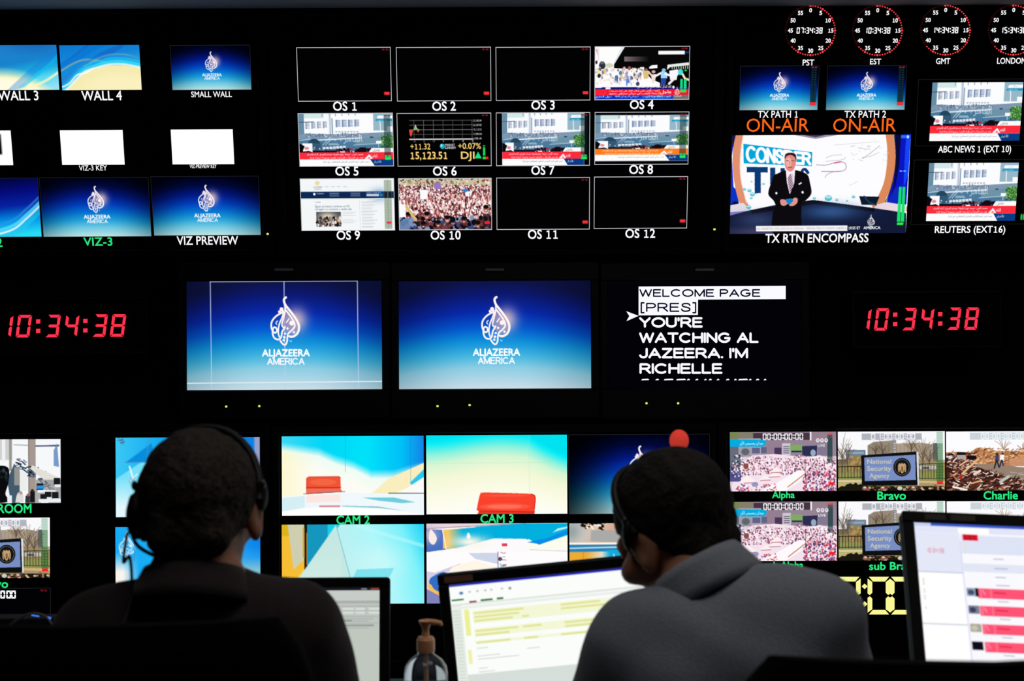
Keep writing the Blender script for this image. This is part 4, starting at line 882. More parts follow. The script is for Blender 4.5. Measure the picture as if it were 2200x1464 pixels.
def chair_close(p):
    """a red chair back low in an almost empty pale frame"""
    gx, gy = p.ref(55, 125, 1112, 712).grid()
    cx = (gx - 55) / 1057
    t = (gy - 125) / 587 - .55 * np.clip(cx - .72, 0, 1) * (1.1 - (gy - 125) / 587) * 1.6 - .05 * np.cos(cx * 6)
    p.ramp(np.clip(t, 0, 1), [(0, (0, 226, 240)), (.06, (10, 236, 246)), (.2, (140, 242, 222)), (.32, (214, 246, 212)), (.5, (244, 248, 214)), (.75, (252, 252, 232)), (1, (254, 254, 250))])
    p.line([(828, 125), (828, 600)], 2.5, (170, 220, 200), .5); p.line([(60, 335), (1000, 330)], 2.5, (190, 220, 190), .5)
    p.poly(spline([(460, 562), (486, 551), (700, 556), (840, 563), (870, 580), (872, 610), (862, 690), (840, 695), (600, 690), (445, 684), (436, 660), (448, 600)], 4, True), (250, 66, 44)); p.ell(640, 655, 190, 24, (255, 108, 84), .5); p.ell(640, 655, 130, 14, (255, 140, 116), .5); p.ell(650, 574, 180, 8, (252, 96, 72), .6); p.poly([(450, 686), (866, 694), (864, 712), (436, 712)], (226, 54, 40)); p.line([(446, 686), (866, 696)], 5, (190, 26, 22)); p.line([(862, 690), (872, 600), (866, 574), (840, 563)], 6, (196, 30, 26))
    return p
def studio_wide(p):
    """the whole white studio from the far end, desk in front"""
    gx, gy = p.ref(55, 787, 1115, 1380).grid()
    p.fill((253, 250, 252)); p.poly([(55, 787), (800, 787), (55, 830)], (232, 214, 222)); p.line([(55, 826), (500, 805), (800, 790)], 5, (150, 120, 140))
    p.poly([(55, 830), (176, 836), (205, 980), (55, 1000)], (70, 110, 190)); p.mask((gx < 180) * np.exp(-(((gx - 60) / 80) ** 2 + ((gy - 870) / 60) ** 2)), (190, 180, 210)); p.poly(spline([(90, 832), (130, 880), (132, 915), (108, 945), (78, 920), (76, 870)], 5, True), (250, 236, 230))
    p.poly([(178, 836), (400, 815), (800, 790), (1115, 790), (1115, 880), (900, 950), (800, 905), (560, 900), (330, 960), (205, 980)], (0, 176, 222)); p.mask((gx > 180) * (gx < 330) * (gy > 830) * (gy < 975) * np.clip((330 - gx) / 110, 0, 1), (246, 196, 96)); p.mask((gx > 200) * (gx < 560) * np.exp(-(((gx - 380) / 130) ** 2 + ((gy - 925) / 46) ** 2)), (250, 246, 232))
    for k in range(5): p.line([(470 + 84 * k, 806 - 3 * k), (470 + 84 * k, 905)], 2, (60, 150, 190), .6)
    p.poly([(820, 905), (900, 950), (1115, 880), (1115, 990), (820, 975)], (252, 252, 236)); p.poly([(1115, 815), (1040, 830), (1000, 862), (1030, 850), (1115, 826)], (190, 240, 250)); p.poly([(810, 930), (910, 945), (1115, 870), (1115, 840), (960, 900)], (10, 140, 230)); p.line([(178, 836), (206, 985)], 7, (255, 252, 250)); p.line([(180, 835), (420, 815)], 6, (255, 240, 220)); p.poly(spline([(370, 856), (388, 885), (376, 905), (358, 890)], 4, True), (252, 250, 246))
    p.rect(55, 998, 1115, 1380, (254, 252, 253)); p.poly([(372, 1008), (590, 1006), (592, 1090), (420, 1050)], (206, 214, 232)); p.line([(592, 1000), (592, 1130)], 4, (60, 50, 70)); p.rect(622, 938, 662, 958, (222, 60, 80)); p.ell(608, 1052, 15, 15, (90, 60, 80)); p.sticks((600, 1000, 640, 1110), 12, [(120, 110, 130), (190, 130, 140)], 20, 5, (-.4, .4), 3); p.rect(608, 1090, 622, 1130, (150, 220, 250)); p.line([(830, 985), (1115, 998)], 3, (190, 186, 200))
    p.poly([(55, 1140), (120, 1150), (320, 1080), (200, 1160), (130, 1290), (55, 1380)], (214, 206, 226)); p.poly([(230, 1130), (260, 1105), (420, 1060), (600, 1120), (590, 1140), (240, 1150)], (255, 246, 232)); p.poly(spline([(76, 1225), (100, 1180), (200, 1150), (200, 1300), (110, 1290)], 5, True), (50, 110, 200)); p.line([(80, 1250), (130, 1300), (300, 1330)], 30, (250, 190, 90), 1, 5); p.poly([(55, 1270), (150, 1320), (300, 1380), (55, 1380)], (130, 130, 190))
    return p
def desk_close(p):
    gx, gy = p.ref(1125, 785, 2185, 1378).grid()
    p.ramp(np.clip((gx - 1125) / 500 + (gy - 860) * .002, 0, 1), [(0, (186, 188, 186)), (.3, (206, 196, 186)), (.6, (220, 170, 140)), (1, (190, 180, 180))])
    p.mask(np.exp(-(((gx - 1145) / 60) ** 2 + ((gy - 850) / 60) ** 2)), (120, 150, 150), .6); p.poly([(1215, 785), (1400, 785), (1370, 830), (1340, 830), (1290, 815), (1250, 830)], (16, 14, 14)); p.sticks((1220, 787, 1380, 825), 22, [(250, 248, 246), (240, 200, 150), (20, 18, 18)], 26, 14, (-.4, 1.2), 7); p.poly([(1290, 840), (1500, 840), (1500, 930), (1286, 920)], (170, 170, 168))
    p.rect(1125, 930, 2185, 945, (250, 246, 236)); p.rect(1125, 945, 2185, 1000, (40, 130, 180)); p.line([(1125, 972), (1700, 960)], 8, (226, 242, 250)); p.rect(1125, 1000, 2185, 1378, (240, 170, 50)); p.mask((gy > 995) * np.clip((gx - 1250) / 120, 0, 1), (226, 222, 200)); p.mask((gy > 985) * np.clip((gx - 1370) / 60, 0, 1), (20, 170, 220)); p.line([(1230, 1000), (1232, 1090)], 3, (200, 130, 30)); flame(p, 1438 - 172 * .09, 1015 - 165 * .09, .09, 0, (230, 250, 255))
    return p

# ------------------------------------------------------------------ a tile of lit pixels on a screen
def tile_mesh(name, plane, rect, pic, parent, off=0.002, label=None):
    a0, b0, a1, b1 = rect
    ny, nx = pic.h, pic.w
    ii, jj = np.meshgrid(np.linspace(0, 1, nx), np.linspace(0, 1, ny))
    o = np.array(plane.pt(a0, b1, off)); du = np.array(plane.u) * (a1 - a0); dv = np.array(plane.v) * (b0 - b1)
    loc = WLOC[parent.name]
    V = (o + ii[..., None] * du + jj[..., None] * dv - np.array(loc)).reshape(-1, 3)
    idx = np.arange(nx * ny).reshape(ny, nx)
    Q = np.stack([idx[:-1, :-1], idx[1:, :-1], idx[1:, 1:], idx[:-1, 1:]], -1).reshape(-1, 4)
    me = bpy.data.meshes.new(name)
    me.vertices.add(len(V)); me.vertices.foreach_set('co', V.ravel())
    me.loops.add(Q.size); me.loops.foreach_set('vertex_index', Q.ravel().astype(np.int32))
    me.polygons.add(len(Q)); me.polygons.foreach_set('loop_start', (np.arange(len(Q)) * 4).astype(np.int32))
    try: me.polygons.foreach_set('loop_total', np.full(len(Q), 4, np.int32))
    except Exception: pass
    me.update(calc_edges=True); me.validate()
    at_ = me.color_attributes.new('pixels', 'FLOAT_COLOR', 'POINT')
    c = np.ones((nx * ny, 4)); c[:, :3] = lin(np.clip(pic.a, 0, 255)).reshape(-1, 3)
    at_.data.foreach_set('color', c.astype(np.float32).ravel())
    me.materials.append(picture_mat())
    ob = bpy.data.objects.new(name, me)
    _link(ob, parent, loc)
    if label: ob['label'] = label
    return ob
def tile(plane, px, paint, parent, res=.7, label=None, border=None, bw=1.6, name='video_tile'):
    """px = measured (x0, y0, x1, y1); the tile is the true rectangle between those corners on the screen"""
    p = Pic(px[2] - px[0], px[3] - px[1], res)
    paint(p)
    r = plane.rect(*px)
    t = tile_mesh(name, plane, r, p, parent, label=label)
    if border is not None:
        w = bw * WALL_Y / F_PX
        a0, b0, a1, b1 = r
        V, Fc = [], []
        for q in ((a0 - w, b1 - w * .2, a1 + w, b1 + w), (a0 - w, b0 - w, a1 + w, b0 + w * .2), (a0 - w, b0, a0, b1), (a1, b0, a1 + w, b1)):
            k = len(V); V += [list(plane.pt(x, y, .0028)) for x, y in ((q[0], q[1]), (q[2], q[1]), (q[2], q[3]), (q[0], q[3]))]; Fc.append([k, k + 1, k + 2, k + 3])
        mesh_obj('tile_border', V, Fc, border, t)
    return t
# ------------------------------------------------------------------ the room
def struct(o): o['kind'] = 'structure'; return o
CEIL_Z = 2.392
RX, RB = 3.3, -1.6
struct(MB().box((0, 1.5, -0.05), (2 * RX + .2, 6.4, 0.1)).build('floor', M_FLOOR, origin=(0, 0, 0)))
struct(MB().box((0, 1.5, CEIL_Z + .06), (2 * RX + .2, 6.4, 0.12)).build('ceiling', M_CEIL, origin=(0, 0, CEIL_Z)))
struct(MB().box((0, 4.56, 1.2), (2 * RX + .2, 0.1, CEIL_Z + .04)).build('wall_back', M_WALL, origin=(0, 4.5, 0)))
struct(MB().box((-RX - .05, 1.5, 1.2), (0.1, 6.2, CEIL_Z)).build('wall_left', M_WALL, origin=(-RX, 0, 0)))
struct(MB().box((RX + .05, 1.5, 1.2), (0.1, 6.2, CEIL_Z)).build('wall_right', M_WALL, origin=(RX, 0, 0)))
struct(MB().box((0, RB - .05, 1.2), (2 * RX + .2, 0.1, CEIL_Z)).build('wall_front', M_WALL, origin=(0, RB, 0)))
# black cladding the screens are let into: a ledge under the top row and a plinth under the bottom row
struct(MB().box((0, 4.42, 1.688), (2 * RX - .02, 0.12, 0.03)).build('trim_1', M_WALL, origin=(0, 4.42, 1.68)))
struct(MB().box((0, 4.42, 1.168), (2 * RX - .02, 0.12, 0.022)).build('trim_2', M_WALL, origin=(0, 4.42, 1.16)))
struct(MB().box((0, 4.41, 0.2), (2 * RX - .02, 0.2, 0.4)).build('trim_3', M_WALL, origin=(0, 4.41, 0)))

def ceiling_light(x, y, label):
    t = thing('ceiling_light', (x, y, CEIL_Z), label, 'ceiling light', 'recessed ceiling panels')
    m = MB()
    for dx, dy, sx, sy in ((0, .3, .64, .03), (0, -.3, .64, .03), (.305, 0, .03, .57), (-.305, 0, .03, .57)): m.box((x + dx, y + dy, CEIL_Z - .006), (sx, sy, .012), bevel=.003)
    m.build('frame', M_METAL, t)
    MB().box((x, y, CEIL_Z - .004), (.56, .56, .006)).build('diffuser', emat('dimmed_lamp_diffuser', (255, 250, 240), LAMP_POWER), t)
ceiling_light(-0.25, 1.6, 'square ceiling panel light over the gap between both operators')
ceiling_light(0.45, 2.05, 'square ceiling panel light over the right operator')
ceiling_light(1.75, 2.05, 'square ceiling panel light over the right end of the desk')

# ------------------------------------------------------------------ big multiview displays
def panel_unit(name, plane, px, label, cat, group, bez=(22, 22, 20, 14), depth=.07, led=None, parts=True):
    a0, b0, a1, b1 = plane.rect(*px)
    t = thing(name, plane.pt((a0 + a1) / 2, b0, -depth / 2), label, cat, group)
    k = WALL_Y / F_PX
    l, r, tp, bt = [q * k for q in bez]
    R = plane.R()
    c = lambda x0, y0, x1, y1, z0, z1: (plane.pt((x0 + x1) / 2, (y0 + y1) / 2, (z0 + z1) / 2), (abs(x1 - x0), abs(z1 - z0), abs(y1 - y0)))
    MB().box(*c(a0 + .004, b0 + .004, a1 - .004, b1 - .004, -depth, -.0005), R=R).build('screen_panel', M_GLASS, t)
    m = MB()
    for q in ((a0, b0, a1, b0 + bt), (a0, b1 - tp, a1, b1), (a0, b0 + bt, a0 + l, b1 - tp), (a1 - r, b0 + bt, a1, b1 - tp)):
        m.box(*c(*q, -.02, .007), R=R, bevel=.002, seg=1)
    m.build('bezel', M_BEZEL, t)
    if led:
        for p in (led if isinstance(led, list) else [led]):
            MB().sphere(plane.hit(p[0], p[1], .008), (.0038, .003, .0034), 8, 6).build('power_led', LEDLIME, t)
    return t
def cap_(tl, body, plane, x0, x1, yt, yb, mat=WHITE, **k): return caption(body, plane, x0, x1, yt, yb, mat, tl, **k)

G_DISP = 'large multiview displays on the video wall'
D1 = panel_unit('multiview_display', P_TOP, (-440, 11, 591, 549), 'large black display at top left showing viz and wall feeds in small tiles', 'display', G_DISP, led=(575, 503))
D2 = panel_unit('multiview_display', P_TOP, (574, 12, 1547, 547), 'large black display at top centre with a three by four grid of white-edged tiles', 'display', G_DISP, led=(1535, 493))
D3 = panel_unit('multiview_display', P_TOP, (1566, 6, 2485, 541), 'large black display at top right with round red-dotted clocks above news tiles', 'display', G_DISP, bez=(14, 22, 3, 14))

T = tile(P_TOP, (-52, 97.5, 128, 193), lambda p: white_swoosh(p, 3), D1, .7, 'pale blue and cream abstract picture')
cap_(T, 'WALL 3', P_TOP, -4, 84, 195.5, 215)
T = tile(P_TOP, (127.5, 97.5, 304.8, 193), lambda p: white_swoosh(p, 4), D1, .8, 'blue and cream abstract picture with white waves')
cap_(T, 'WALL 4', P_TOP, 175, 263, 195.5, 215)
T = tile(P_TOP, (366, 98, 540.4, 192.5), lambda p: blue_ident(p, BLUE_B, edge=.7), D1, .9, 'small blue ident picture', FAINT, .8)
cap_(T, 'SMALL WALL', P_TOP, 411, 499, 196.8, 208.4)
T = tile(P_TOP, (-118, 281, 29, 355), lambda p: key_picture(p, True), D1, .5, 'white picture with a black rectangle')
T = tile(P_TOP, (128.8, 280, 268.3, 353.8), key_picture, D1, .2, 'plain white picture')
cap_(T, 'VIZ-3 KEY', P_TOP, 170, 231, 355.6, 366)
T = tile(P_TOP, (367, 278.6, 503.6, 352.6), key_picture, D1, .2, 'plain white picture')
cap_(T, 'VIZ-PREVIEW KEY', P_TOP, 408, 466, 353.8, 360.8)
T = tile(P_TOP, (-155, 384, 90, 508.5), viz_two, D1, .7, 'blue wave picture with a white-edged black box', FAINT, .8)
cap_(T, 'VIZ-2', P_TOP, -57, 6.5, 512, 530, GREEN)
T = tile(P_TOP, (85, 382.5, 325.5, 507.6), lambda p: blue_ident(p, BLUE_B, edge=.75), D1, .9, 'blue ident picture', FAINT, .8)
cap_(T, 'VIZ-3', P_TOP, 179.6, 242.7, 510.5, 527.5, GREEN)
T = tile(P_TOP, (324.5, 380, 560.5, 504.8), lambda p: blue_ident(p, BLUE_B, edge=.75), D1, .9, 'blue ident picture', FAINT, .8)
cap_(T, 'VIZ PREVIEW', P_TOP, 380, 512.7, 508, 525)

def cairo_tile(bar, box=None, lv=None):
    def f(p):
        cairo(p, bar, box)
        if lv: os_meter(p, 90.5, 2, 97.5, 56.5, lv)
        red_dashes(p)
    return f
RED = (252, 44, 60)
OS = [((638, 103.2, 840.5, 216), black_tile, 'black picture', .7, (715.4, 767.2, 218.7, 237.4)),
      ((852, 102.8, 1054.2, 215.6), black_tile, 'black picture', .7, (928.5, 979.7, 218.7, 237.4)),
      ((1066, 102.4, 1266.6, 214.4), black_tile, 'black picture', .7, (1141.3, 1191.8, 216.7, 235)),
      ((1279, 101, 1479, 212.8), os_four, 'street clash picture with red Arabic strap', 1.0, (1353, 1404, 215.4, 233.8)),
      ((641, 244.6, 845.2, 356), cairo_tile(RED, None, 51), 'Arabic news picture with red strap', .9, (720.3, 770.8, 358.4, 376.7)),
      ((853.5, 244.4, 1054.8, 355.6), market, 'black picture with yellow index figures', 1.0, (930, 981.3, 358.4, 376.7)),
      ((1066.6, 243.2, 1265.8, 354.6), cairo_tile(RED, (6.4, 0, 94.2, 64), 51), 'Arabic news picture with black side bars', .9, (1141.3, 1191.5, 356.4, 375)),
      ((1279, 242, 1477.2, 352), cairo_tile((255, 126, 24), (0, 3.6, 100, 59.6), 51), 'Arabic news picture with orange strap', .9, (1351.5, 1402.6, 354.8, 373.1)),
      ((645.4, 385, 847.8, 494), web_page, 'white web page picture', .9, (723, 774, 496, 514.4)),
      ((856.6, 384.4, 1055.8, 492.6), crowd_cheer, 'cheering crowd picture', 1.0, (925, 990, 496, 514)),
      ((1067.6, 383, 1265.4, 491.6), black_tile, 'black picture', .7, (1134, 1198.4, 494, 512.5)),
      ((1277.6, 381, 1474.4, 489.4), black_tile, 'black picture', .7, (1343.3, 1407.2, 492.5, 510.5))]
for i, (px, fn, lab, res, cp) in enumerate(OS):
    T = tile(P_TOP, px, fn, D2, res, lab, BORDER, 1.3)
    cap_(T, 'OS %d' % (i + 1), P_TOP, *cp, bold=.018)

# the four time-zone dials of the top right display
def dial(cx, cy, now, zone, zx):
    pl = P_TOP; k = lambda r, a: (cx + r * math.sin(math.radians(a)), cy - r * math.cos(math.radians(a)))
    lit, dim = [], []
    for s in range(60):
        x, y = k(53, s * 6); r = 2.5 if s % 5 == 0 else 1.7
        (lit if s <= 38 else dim).append([(x + r * math.cos(t), y + r * math.sin(t)) for t in [2 * math.pi * q / 8 for q in range(8)]])
    d = flat('clock_dial', lit, pl, .003, REDDOT, D3, 'ring of lit red dots')
    flat('unlit_dots', dim, pl, .003, DIMDOT, d)
    for n in range(12):
        x, y = k(43.5, n * 30); w = 2.9 if n < 2 else 5.4
        caption(str(n * 5), pl, x - w, x + w, y - 4.2, y + 4.2, WHITE, d, name='dial_numeral', bold=.03)
    pol = []; X = cx - 30 + (5 if now[0] == '1' else 0); hh, w, t = 13.6, 6.9, 2.2
    for ch in now:
        if ch == ':':
            for f in (.28, .72): pol.append([(X + 1, cy - hh / 2 + hh * f - 1.3), (X + 3.4, cy - hh / 2 + hh * f - 1.3), (X + 3.2, cy - hh / 2 + hh * f + 1.3), (X + .8, cy - hh / 2 + hh * f + 1.3)])
            X += 3.4
        elif ch == '1' : pol += seg7('1', X - 3.8, cy - hh / 2, w, hh, t, slant=.08, gap=0); X += 5
        else: pol += seg7(ch, X, cy - hh / 2, w, hh, t, slant=.08, gap=0); X += w + 1.5
    flat('digital_time', pol, pl, .003, WHITE, d)
    caption(zone, pl, zx[0], zx[1], zx[2], zx[3], WHITE, d, bold=.016)
dial(1741, 65.6, '07:34:38', 'PST', (1724, 1748.4, 128.3, 140.4))
dial(1885, 65.6, '10:34:38', 'EST', (1868.8, 1892, 126.5, 138))
dial(2031, 64.8, '14:34:38', 'GMT', (2010.4, 2040.4, 125.4, 137.2))
dial(2177, 64.8, '15:34:38', 'LONDON', (2141.7, 2203, 124.6, 136.6))

def tx_ident(p):
    blue_ident(p, BLUE_B, edge=.55, dark_left=.2)
    p.ref(0, 0, 100, 56); side_meter(p, 90, 97.5, 2, 50); p.rect(90, 46, 97.6, 50, (246, 44, 56)); p.rect(90.4, 1.4, 93.4, 2.6, (190, 30, 40)); p.rect(94.6, 1.4, 97.6, 2.6, (190, 30, 40))
T = tile(P_TOP, (1591, 142.4, 1755.6, 236), tx_ident, D3, .95, 'blue ident picture with level meter', FAINT, .8)
cap_(T, 'TX PATH 1', P_TOP, 1628, 1713.6, 238.4, 252.6)
cap_(T, 'ON-AIR', P_TOP, 1604, 1737, 255, 282.5, ORANGE, bold=-.002, label='orange on-air sign')
T = tile(P_TOP, (1778, 142, 1942.6, 235.6), tx_ident, D3, .95, 'blue ident picture with level meter', FAINT, .8)
cap_(T, 'TX PATH 2', P_TOP, 1814, 1902.7, 238.4, 252.6)
cap_(T, 'ON-AIR', P_TOP, 1790, 1924, 255, 282.5, ORANGE, bold=-.002, label='orange on-air sign')
T = tile(P_TOP, (1572.6, 291, 1945.5, 500.8), presenter, D3, 1.0, 'large picture of an anchor in a dark suit')
cap_(T, 'TX RTN ENCOMPASS', P_TOP, 1644, 1865, 502.8, 520, bold=.018)
def framed(px, outer, body, cp):
    T = tile(P_TOP, px, lambda p: cairo(p, RED), D3, .9, 'Arabic news picture with red strap inside a faint frame')
    x0, y0, x1, y1 = outer
    a0, b0, a1, b1 = P_TOP.rect(*outer); w = .0011; V, Fc = [], []
    for q in ((a0, b1 - w, a1, b1), (a0, b0, a1, b0 + w), (a0, b0, a0 + w, b1), (a1 - w, b0, a1, b1)):
        k = len(V); V += [list(P_TOP.pt(x, y, .0018)) for x, y in ((q[0], q[1]), (q[2], q[1]), (q[2], q[3]), (q[0], q[3]))]; Fc.append([k, k + 1, k + 2, k + 3])
    mesh_obj('tile_border', V, Fc, FAINT, T)
    cap_(T, body, P_TOP, *cp, bold=.016)
framed((2003, 177.6, 2189.5, 302.2), (1973, 170.5, 2217, 312.6), 'ABC NEWS 1 (EXT 10)', (2015, 2171, 313.6, 326.7))
framed((1996, 350.6, 2180, 474.2), (1963.6, 343.5, 2206, 481.5), 'REUTERS (EXT16)', (2008, 2158.6, 486, 499.6))
def edge_tile(p):
    p.fill((3, 3, 4)).ref(0, 0, 100, 56); p.rect(0, 44, 3, 54, (30, 220, 90)); p.rect(4, 44, 7, 54, (30, 220, 90)); p.rect(0, 55, 7, 56, (30, 220, 60))
T = tile(P_TOP, (2196, 412, 2330, 472), edge_tile, D3, .6, 'dark picture with green level bars')

# ------------------------------------------------------------------ middle row: three studio monitors and two LED clocks
G_MON = 'studio monitors in the middle row'
def monitor_mid(px, label, paint, scr, leds, tab, lab, res=1.0):
    t = panel_unit('studio_monitor', P_MID, px, label, 'monitor', G_MON, bez=(scr[0] - px[0] - 1, px[2] - scr[2] - 1, scr[1] - px[1] - 1, px[3] - scr[3] - 1), led=leds)
    T = tile(P_MID, scr, paint, t, res, lab)
    k = WALL_Y / F_PX
    c = P_MID.hit(tab, px[1] + 14, .012); MB().box(c, (40 * k, .012, 5 * k), bevel=.002).build('pull_tab', M_TAB, t)
    for i in range(6):
        q = P_MID.hit(tab - 30 + 22 * i, px[3] - 28, .008); MB().box(q, (.013, .006, .005), bevel=.0015, seg=1).build('button', M_PLASTIC, t)
    return t, T
monitor_mid((382, 566, 839, 898), 'studio monitor showing a bright blue ident with white guide lines across it', lambda p: blue_ident(p, BLUE_A, True, edge=.45), (401, 605.5, 821, 836.5), [(486, 874), (557, 873)], 610, 'blue ident picture with guide lines')
monitor_mid((840.5, 566, 1288, 898), 'studio monitor showing a plain bright blue ident without guide lines', lambda p: blue_ident(p, BLUE_A, False, edge=.45), (856.5, 605, 1270, 834.5), [(940, 873), (1009, 871)], 1063, 'blue ident picture')
def prompt_page(p): p.fill((3, 3, 7))
t, T = monitor_mid((1290, 566, 1740, 898), 'studio monitor showing white prompter script on black', prompt_page, (1306, 604, 1722, 834), [(1389, 867), (1457, 867)], 1514, 'black prompter page', .1)
flat('highlight_box', [[(1372, 616), (1688, 614.6), (1688, 643), (1372, 644.6)], [(1372, 644), (1499.6, 643), (1499.4, 677.2), (1372, 678)]], P_MID, .003, WHITE, T)
flat('script_arrow', [[(1345.4, 669), (1372, 679), (1345.8, 690.4), (1352, 679.6)]], P_MID, .003, WHITE, T)
def script(body, x0, x1, yt, yb, w, mat, off=.003, gap=.22, space=.42):
    pl = []
    for st in fit_grot(body, x0 + w / 2, x1 - w / 2, yt + w / 2, yb - w / 2, gap, space): pl += stroke_polys(st, w)
    flat('script_line', pl, P_MID, off, mat, T)
script('WELCOME PAGE', 1373.6, 1633.8, 621.4, 638.4, 3.1, INK, .0036)
script('[PRES]', 1376.2, 1496, 651, 670.6, 3.2, INK, .0036)
script("YOU'RE", 1373, 1509.8, 681.8, 704.4, 4.8, WHITE)
script('WATCHING AL', 1373, 1629.8, 714.6, 737.4, 4.8, WHITE)
script("JAZEERA. I'M", 1373, 1607.2, 747.8, 770.4, 4.8, WHITE)
script('RICHELLE', 1373.8, 1552.2, 780.8, 803.8, 4.8, WHITE)
flat('script_line', [[(1300 + a / 3.9286, 817.6), (1300 + (a + 8) / 3.9286, 814.6), (1300 + (b - 8) / 3.9286, 814), (1300 + b / 3.9286, 817)] for a, b in ((306, 372), (424, 456), (496, 578), (600, 682), (690, 717), (761, 788), (835, 858), (874, 902), (941, 966), (1020, 1050), (1088, 1112), (1124, 1206), (1213, 1237), (1272, 1302), (1338, 1362))], P_MID, .003, WHITE, T)

def led_clock(px, label, cells, yt, yb, colons):
    t = panel_unit('led_clock', P_MID, px, label, 'clock', 'red digital clocks of the middle row', bez=(6, 6, 6, 6), depth=.208)
    for ch, x0, x1, y in cells:
        h = yb - yt; sl = .13; w = (x1 - x0) - sl * h
        if ch == '1': pol = seg7('1', x0 - (14), y, 20.5, h, 6.2, slant=sl)
        else: pol = seg7(ch, x0, y, w, h, 6.2, slant=sl)
        flat('led_digit', pol, P_MID, .009, LEDRED, t)
    for x, y in colons:
        flat('led_colon', [[(x - 4.6, yy - 4.2), (x + 4.6, yy - 4.6), (x + 4.6, yy + 4.2), (x - 4.6, yy + 4.6)] for yy in (y + h * .29, y + h * .71)], P_MID, .009, LEDRED, t)
led_clock((-14, 640, 318, 762), 'black wall clock with slanted red digits left of the blue monitors', [('1', 16.4, 29, 677.6), ('0', 33.4, 69, 677), ('3', 97, 131, 676.6), ('4', 136.5, 171, 676.4), ('3', 198, 232, 675.6), ('8', 235.6, 271.6, 675.4)], 676, 724.4, [(82, 677), (183.4, 676)])
led_clock((1830, 626, 2152, 748), 'black wall clock with slanted red digits right of the script monitor', [('1', 1860.4, 1873, 663), ('0', 1877.6, 1911, 662.6), ('3', 1937.4, 1970, 662), ('4', 1976, 2008, 661.6), ('3', 2034.2, 2066, 661), ('8', 2071, 2104.4, 660.8)], 661.4, 709.6, [(1923.2, 662.4), (2020, 661.4)])

# ------------------------------------------------------------------ bottom row
B1 = panel_unit('multiview_display', P_MID, (-362, 915, 583, 1441), 'large black display at bottom left, partly behind the dark-shirted operator', 'display', G_DISP)
B2 = panel_unit('multiview_display', P_MID, (584.5, 915, 1541, 1441), 'large black display at bottom centre showing red chair studio shots', 'display', G_DISP, bez=(16, 14, 18, 26))
B3 = panel_unit('multiview_display', P_MID, (1543, 908, 2492, 1432), 'large black display at bottom right showing crowd, agency sign and debris tiles', 'display', G_DISP, bez=(18, 22, 16, 26))
T = tile(P_MID, (-111, 945, 131, 1081), news_room, B1, .9, 'office floor picture')
cap_(T, 'ROOM', P_MID, -3.5, 68.6, 1083.8, 1102.3, GREEN, bold=.02)
T = tile(P_MID, (-125, 1113.6, 108, 1242), agency_sign, B1, .9, 'stone sign picture')
cap_(T, 'Bravo', P_MID, -45, 18.5, 1246, 1263, GREEN, bold=.02)
def idle(p): p.fill((2, 2, 4)); p.ref(-125, 1265.6, 109, 1396); p.rect(88, 1270, 93, 1272.6, (220, 30, 50)); p.rect(95.6, 1270, 100.6, 1272.6, (220, 30, 50))
T = tile(P_MID, (-125, 1265.6, 109, 1396), idle, B1, .5, 'black idle picture with zero time', FAINT, 1)
flat('time_readout', [q for ch, x in (('0', -32), ('0', -20), ('0', 0.5), ('0', 13.4), ('0', 23.6)) for q in seg7(ch, x, 1269.6, 10.6, 17, 3.4, gap=0)] + [[(x, y), (x + 3, y), (x + 3, y + 3), (x, y + 3)] for x in (-6.4,) for y in (1274, 1280)], P_MID, .003, WHITE, T)
tile(P_MID, (248.6, 941, 562, 1110), studio_one, B1, .5, 'pale blue studio wall picture')
tile(P_MID, (248.2, 1133, 562, 1306), studio_one_low, B1, .5, 'blue studio picture with a white mark')
T = tile(P_MID, (605.4, 938.2, 911, 1106.8), chair_wide, B2, .75, 'red chair behind a glass desk')
cap_(T, 'CAM 2', P_MID, 723, 794.8, 1108.6, 1126, GREEN, bold=.022)
tile(P_MID, (605.4, 1128, 911.6, 1297), chair_low, B2, .6, 'pale sail panels picture')
T = tile(P_MID, (915.6, 936, 1218.8, 1104), chair_close, B2, .75, 'red chair back close up')
cap_(T, 'CAM 3', P_MID, 1032, 1103.6, 1105.6, 1123.2, GREEN, bold=.022)
tile(P_MID, (916.2, 1125.6, 1219.8, 1295.6), studio_wide, B2, .75, 'white studio picture with curved desk')
tile(P_MID, (1222, 935, 1524.6, 1103), lambda p: blue_ident(p, BLUE_B, edge=.95, dark_left=.8), B2, .8, 'dark blue ident picture', FAINT, .8)
tile(P_MID, (1223, 1125, 1526.8, 1294.6), desk_close, B2, .6, 'studio desk close up with orange band')
T = tile(P_MID, (1567.8, 929, 1796.8, 1055), rally, B3, 1.0, 'packed square picture')
cap_(T, 'Alpha', P_MID, 1658, 1707, 1056.6, 1070.2, GREEN, bold=.022)
T = tile(P_MID, (1799.6, 928, 2030, 1054), agency_sign, B3, 1.0, 'stone sign picture')
cap_(T, 'Bravo', P_MID, 1884, 1945.8, 1056.4, 1073.4, GREEN, bold=.022)
T = tile(P_MID, (2032, 927.6, 2262, 1053.6), debris, B3, 1.0, 'debris picture with two people walking')
cap_(T, 'Charlie', P_MID, 2112, 2186, 1056, 1072.8, GREEN, bold=.022)
T = tile(P_MID, (1568.8, 1079, 1798, 1204.8), rally, B3, 1.0, 'packed square picture')
cap_(T, 'sub Alpha', P_MID, 1642, 1725.6, 1207, 1221.4, GREEN, bold=.022)
T = tile(P_MID, (1801, 1078, 2031, 1204), agency_sign, B3, 1.0, 'stone sign picture')
cap_(T, 'sub Bravo', P_MID, 1866.4, 1972, 1208.4, 1224, GREEN, bold=.022)
tile(P_MID, (2033.4, 1077.6, 2263.4, 1203.6), debris, B3, .8, 'debris picture with two people walking')
pol = []
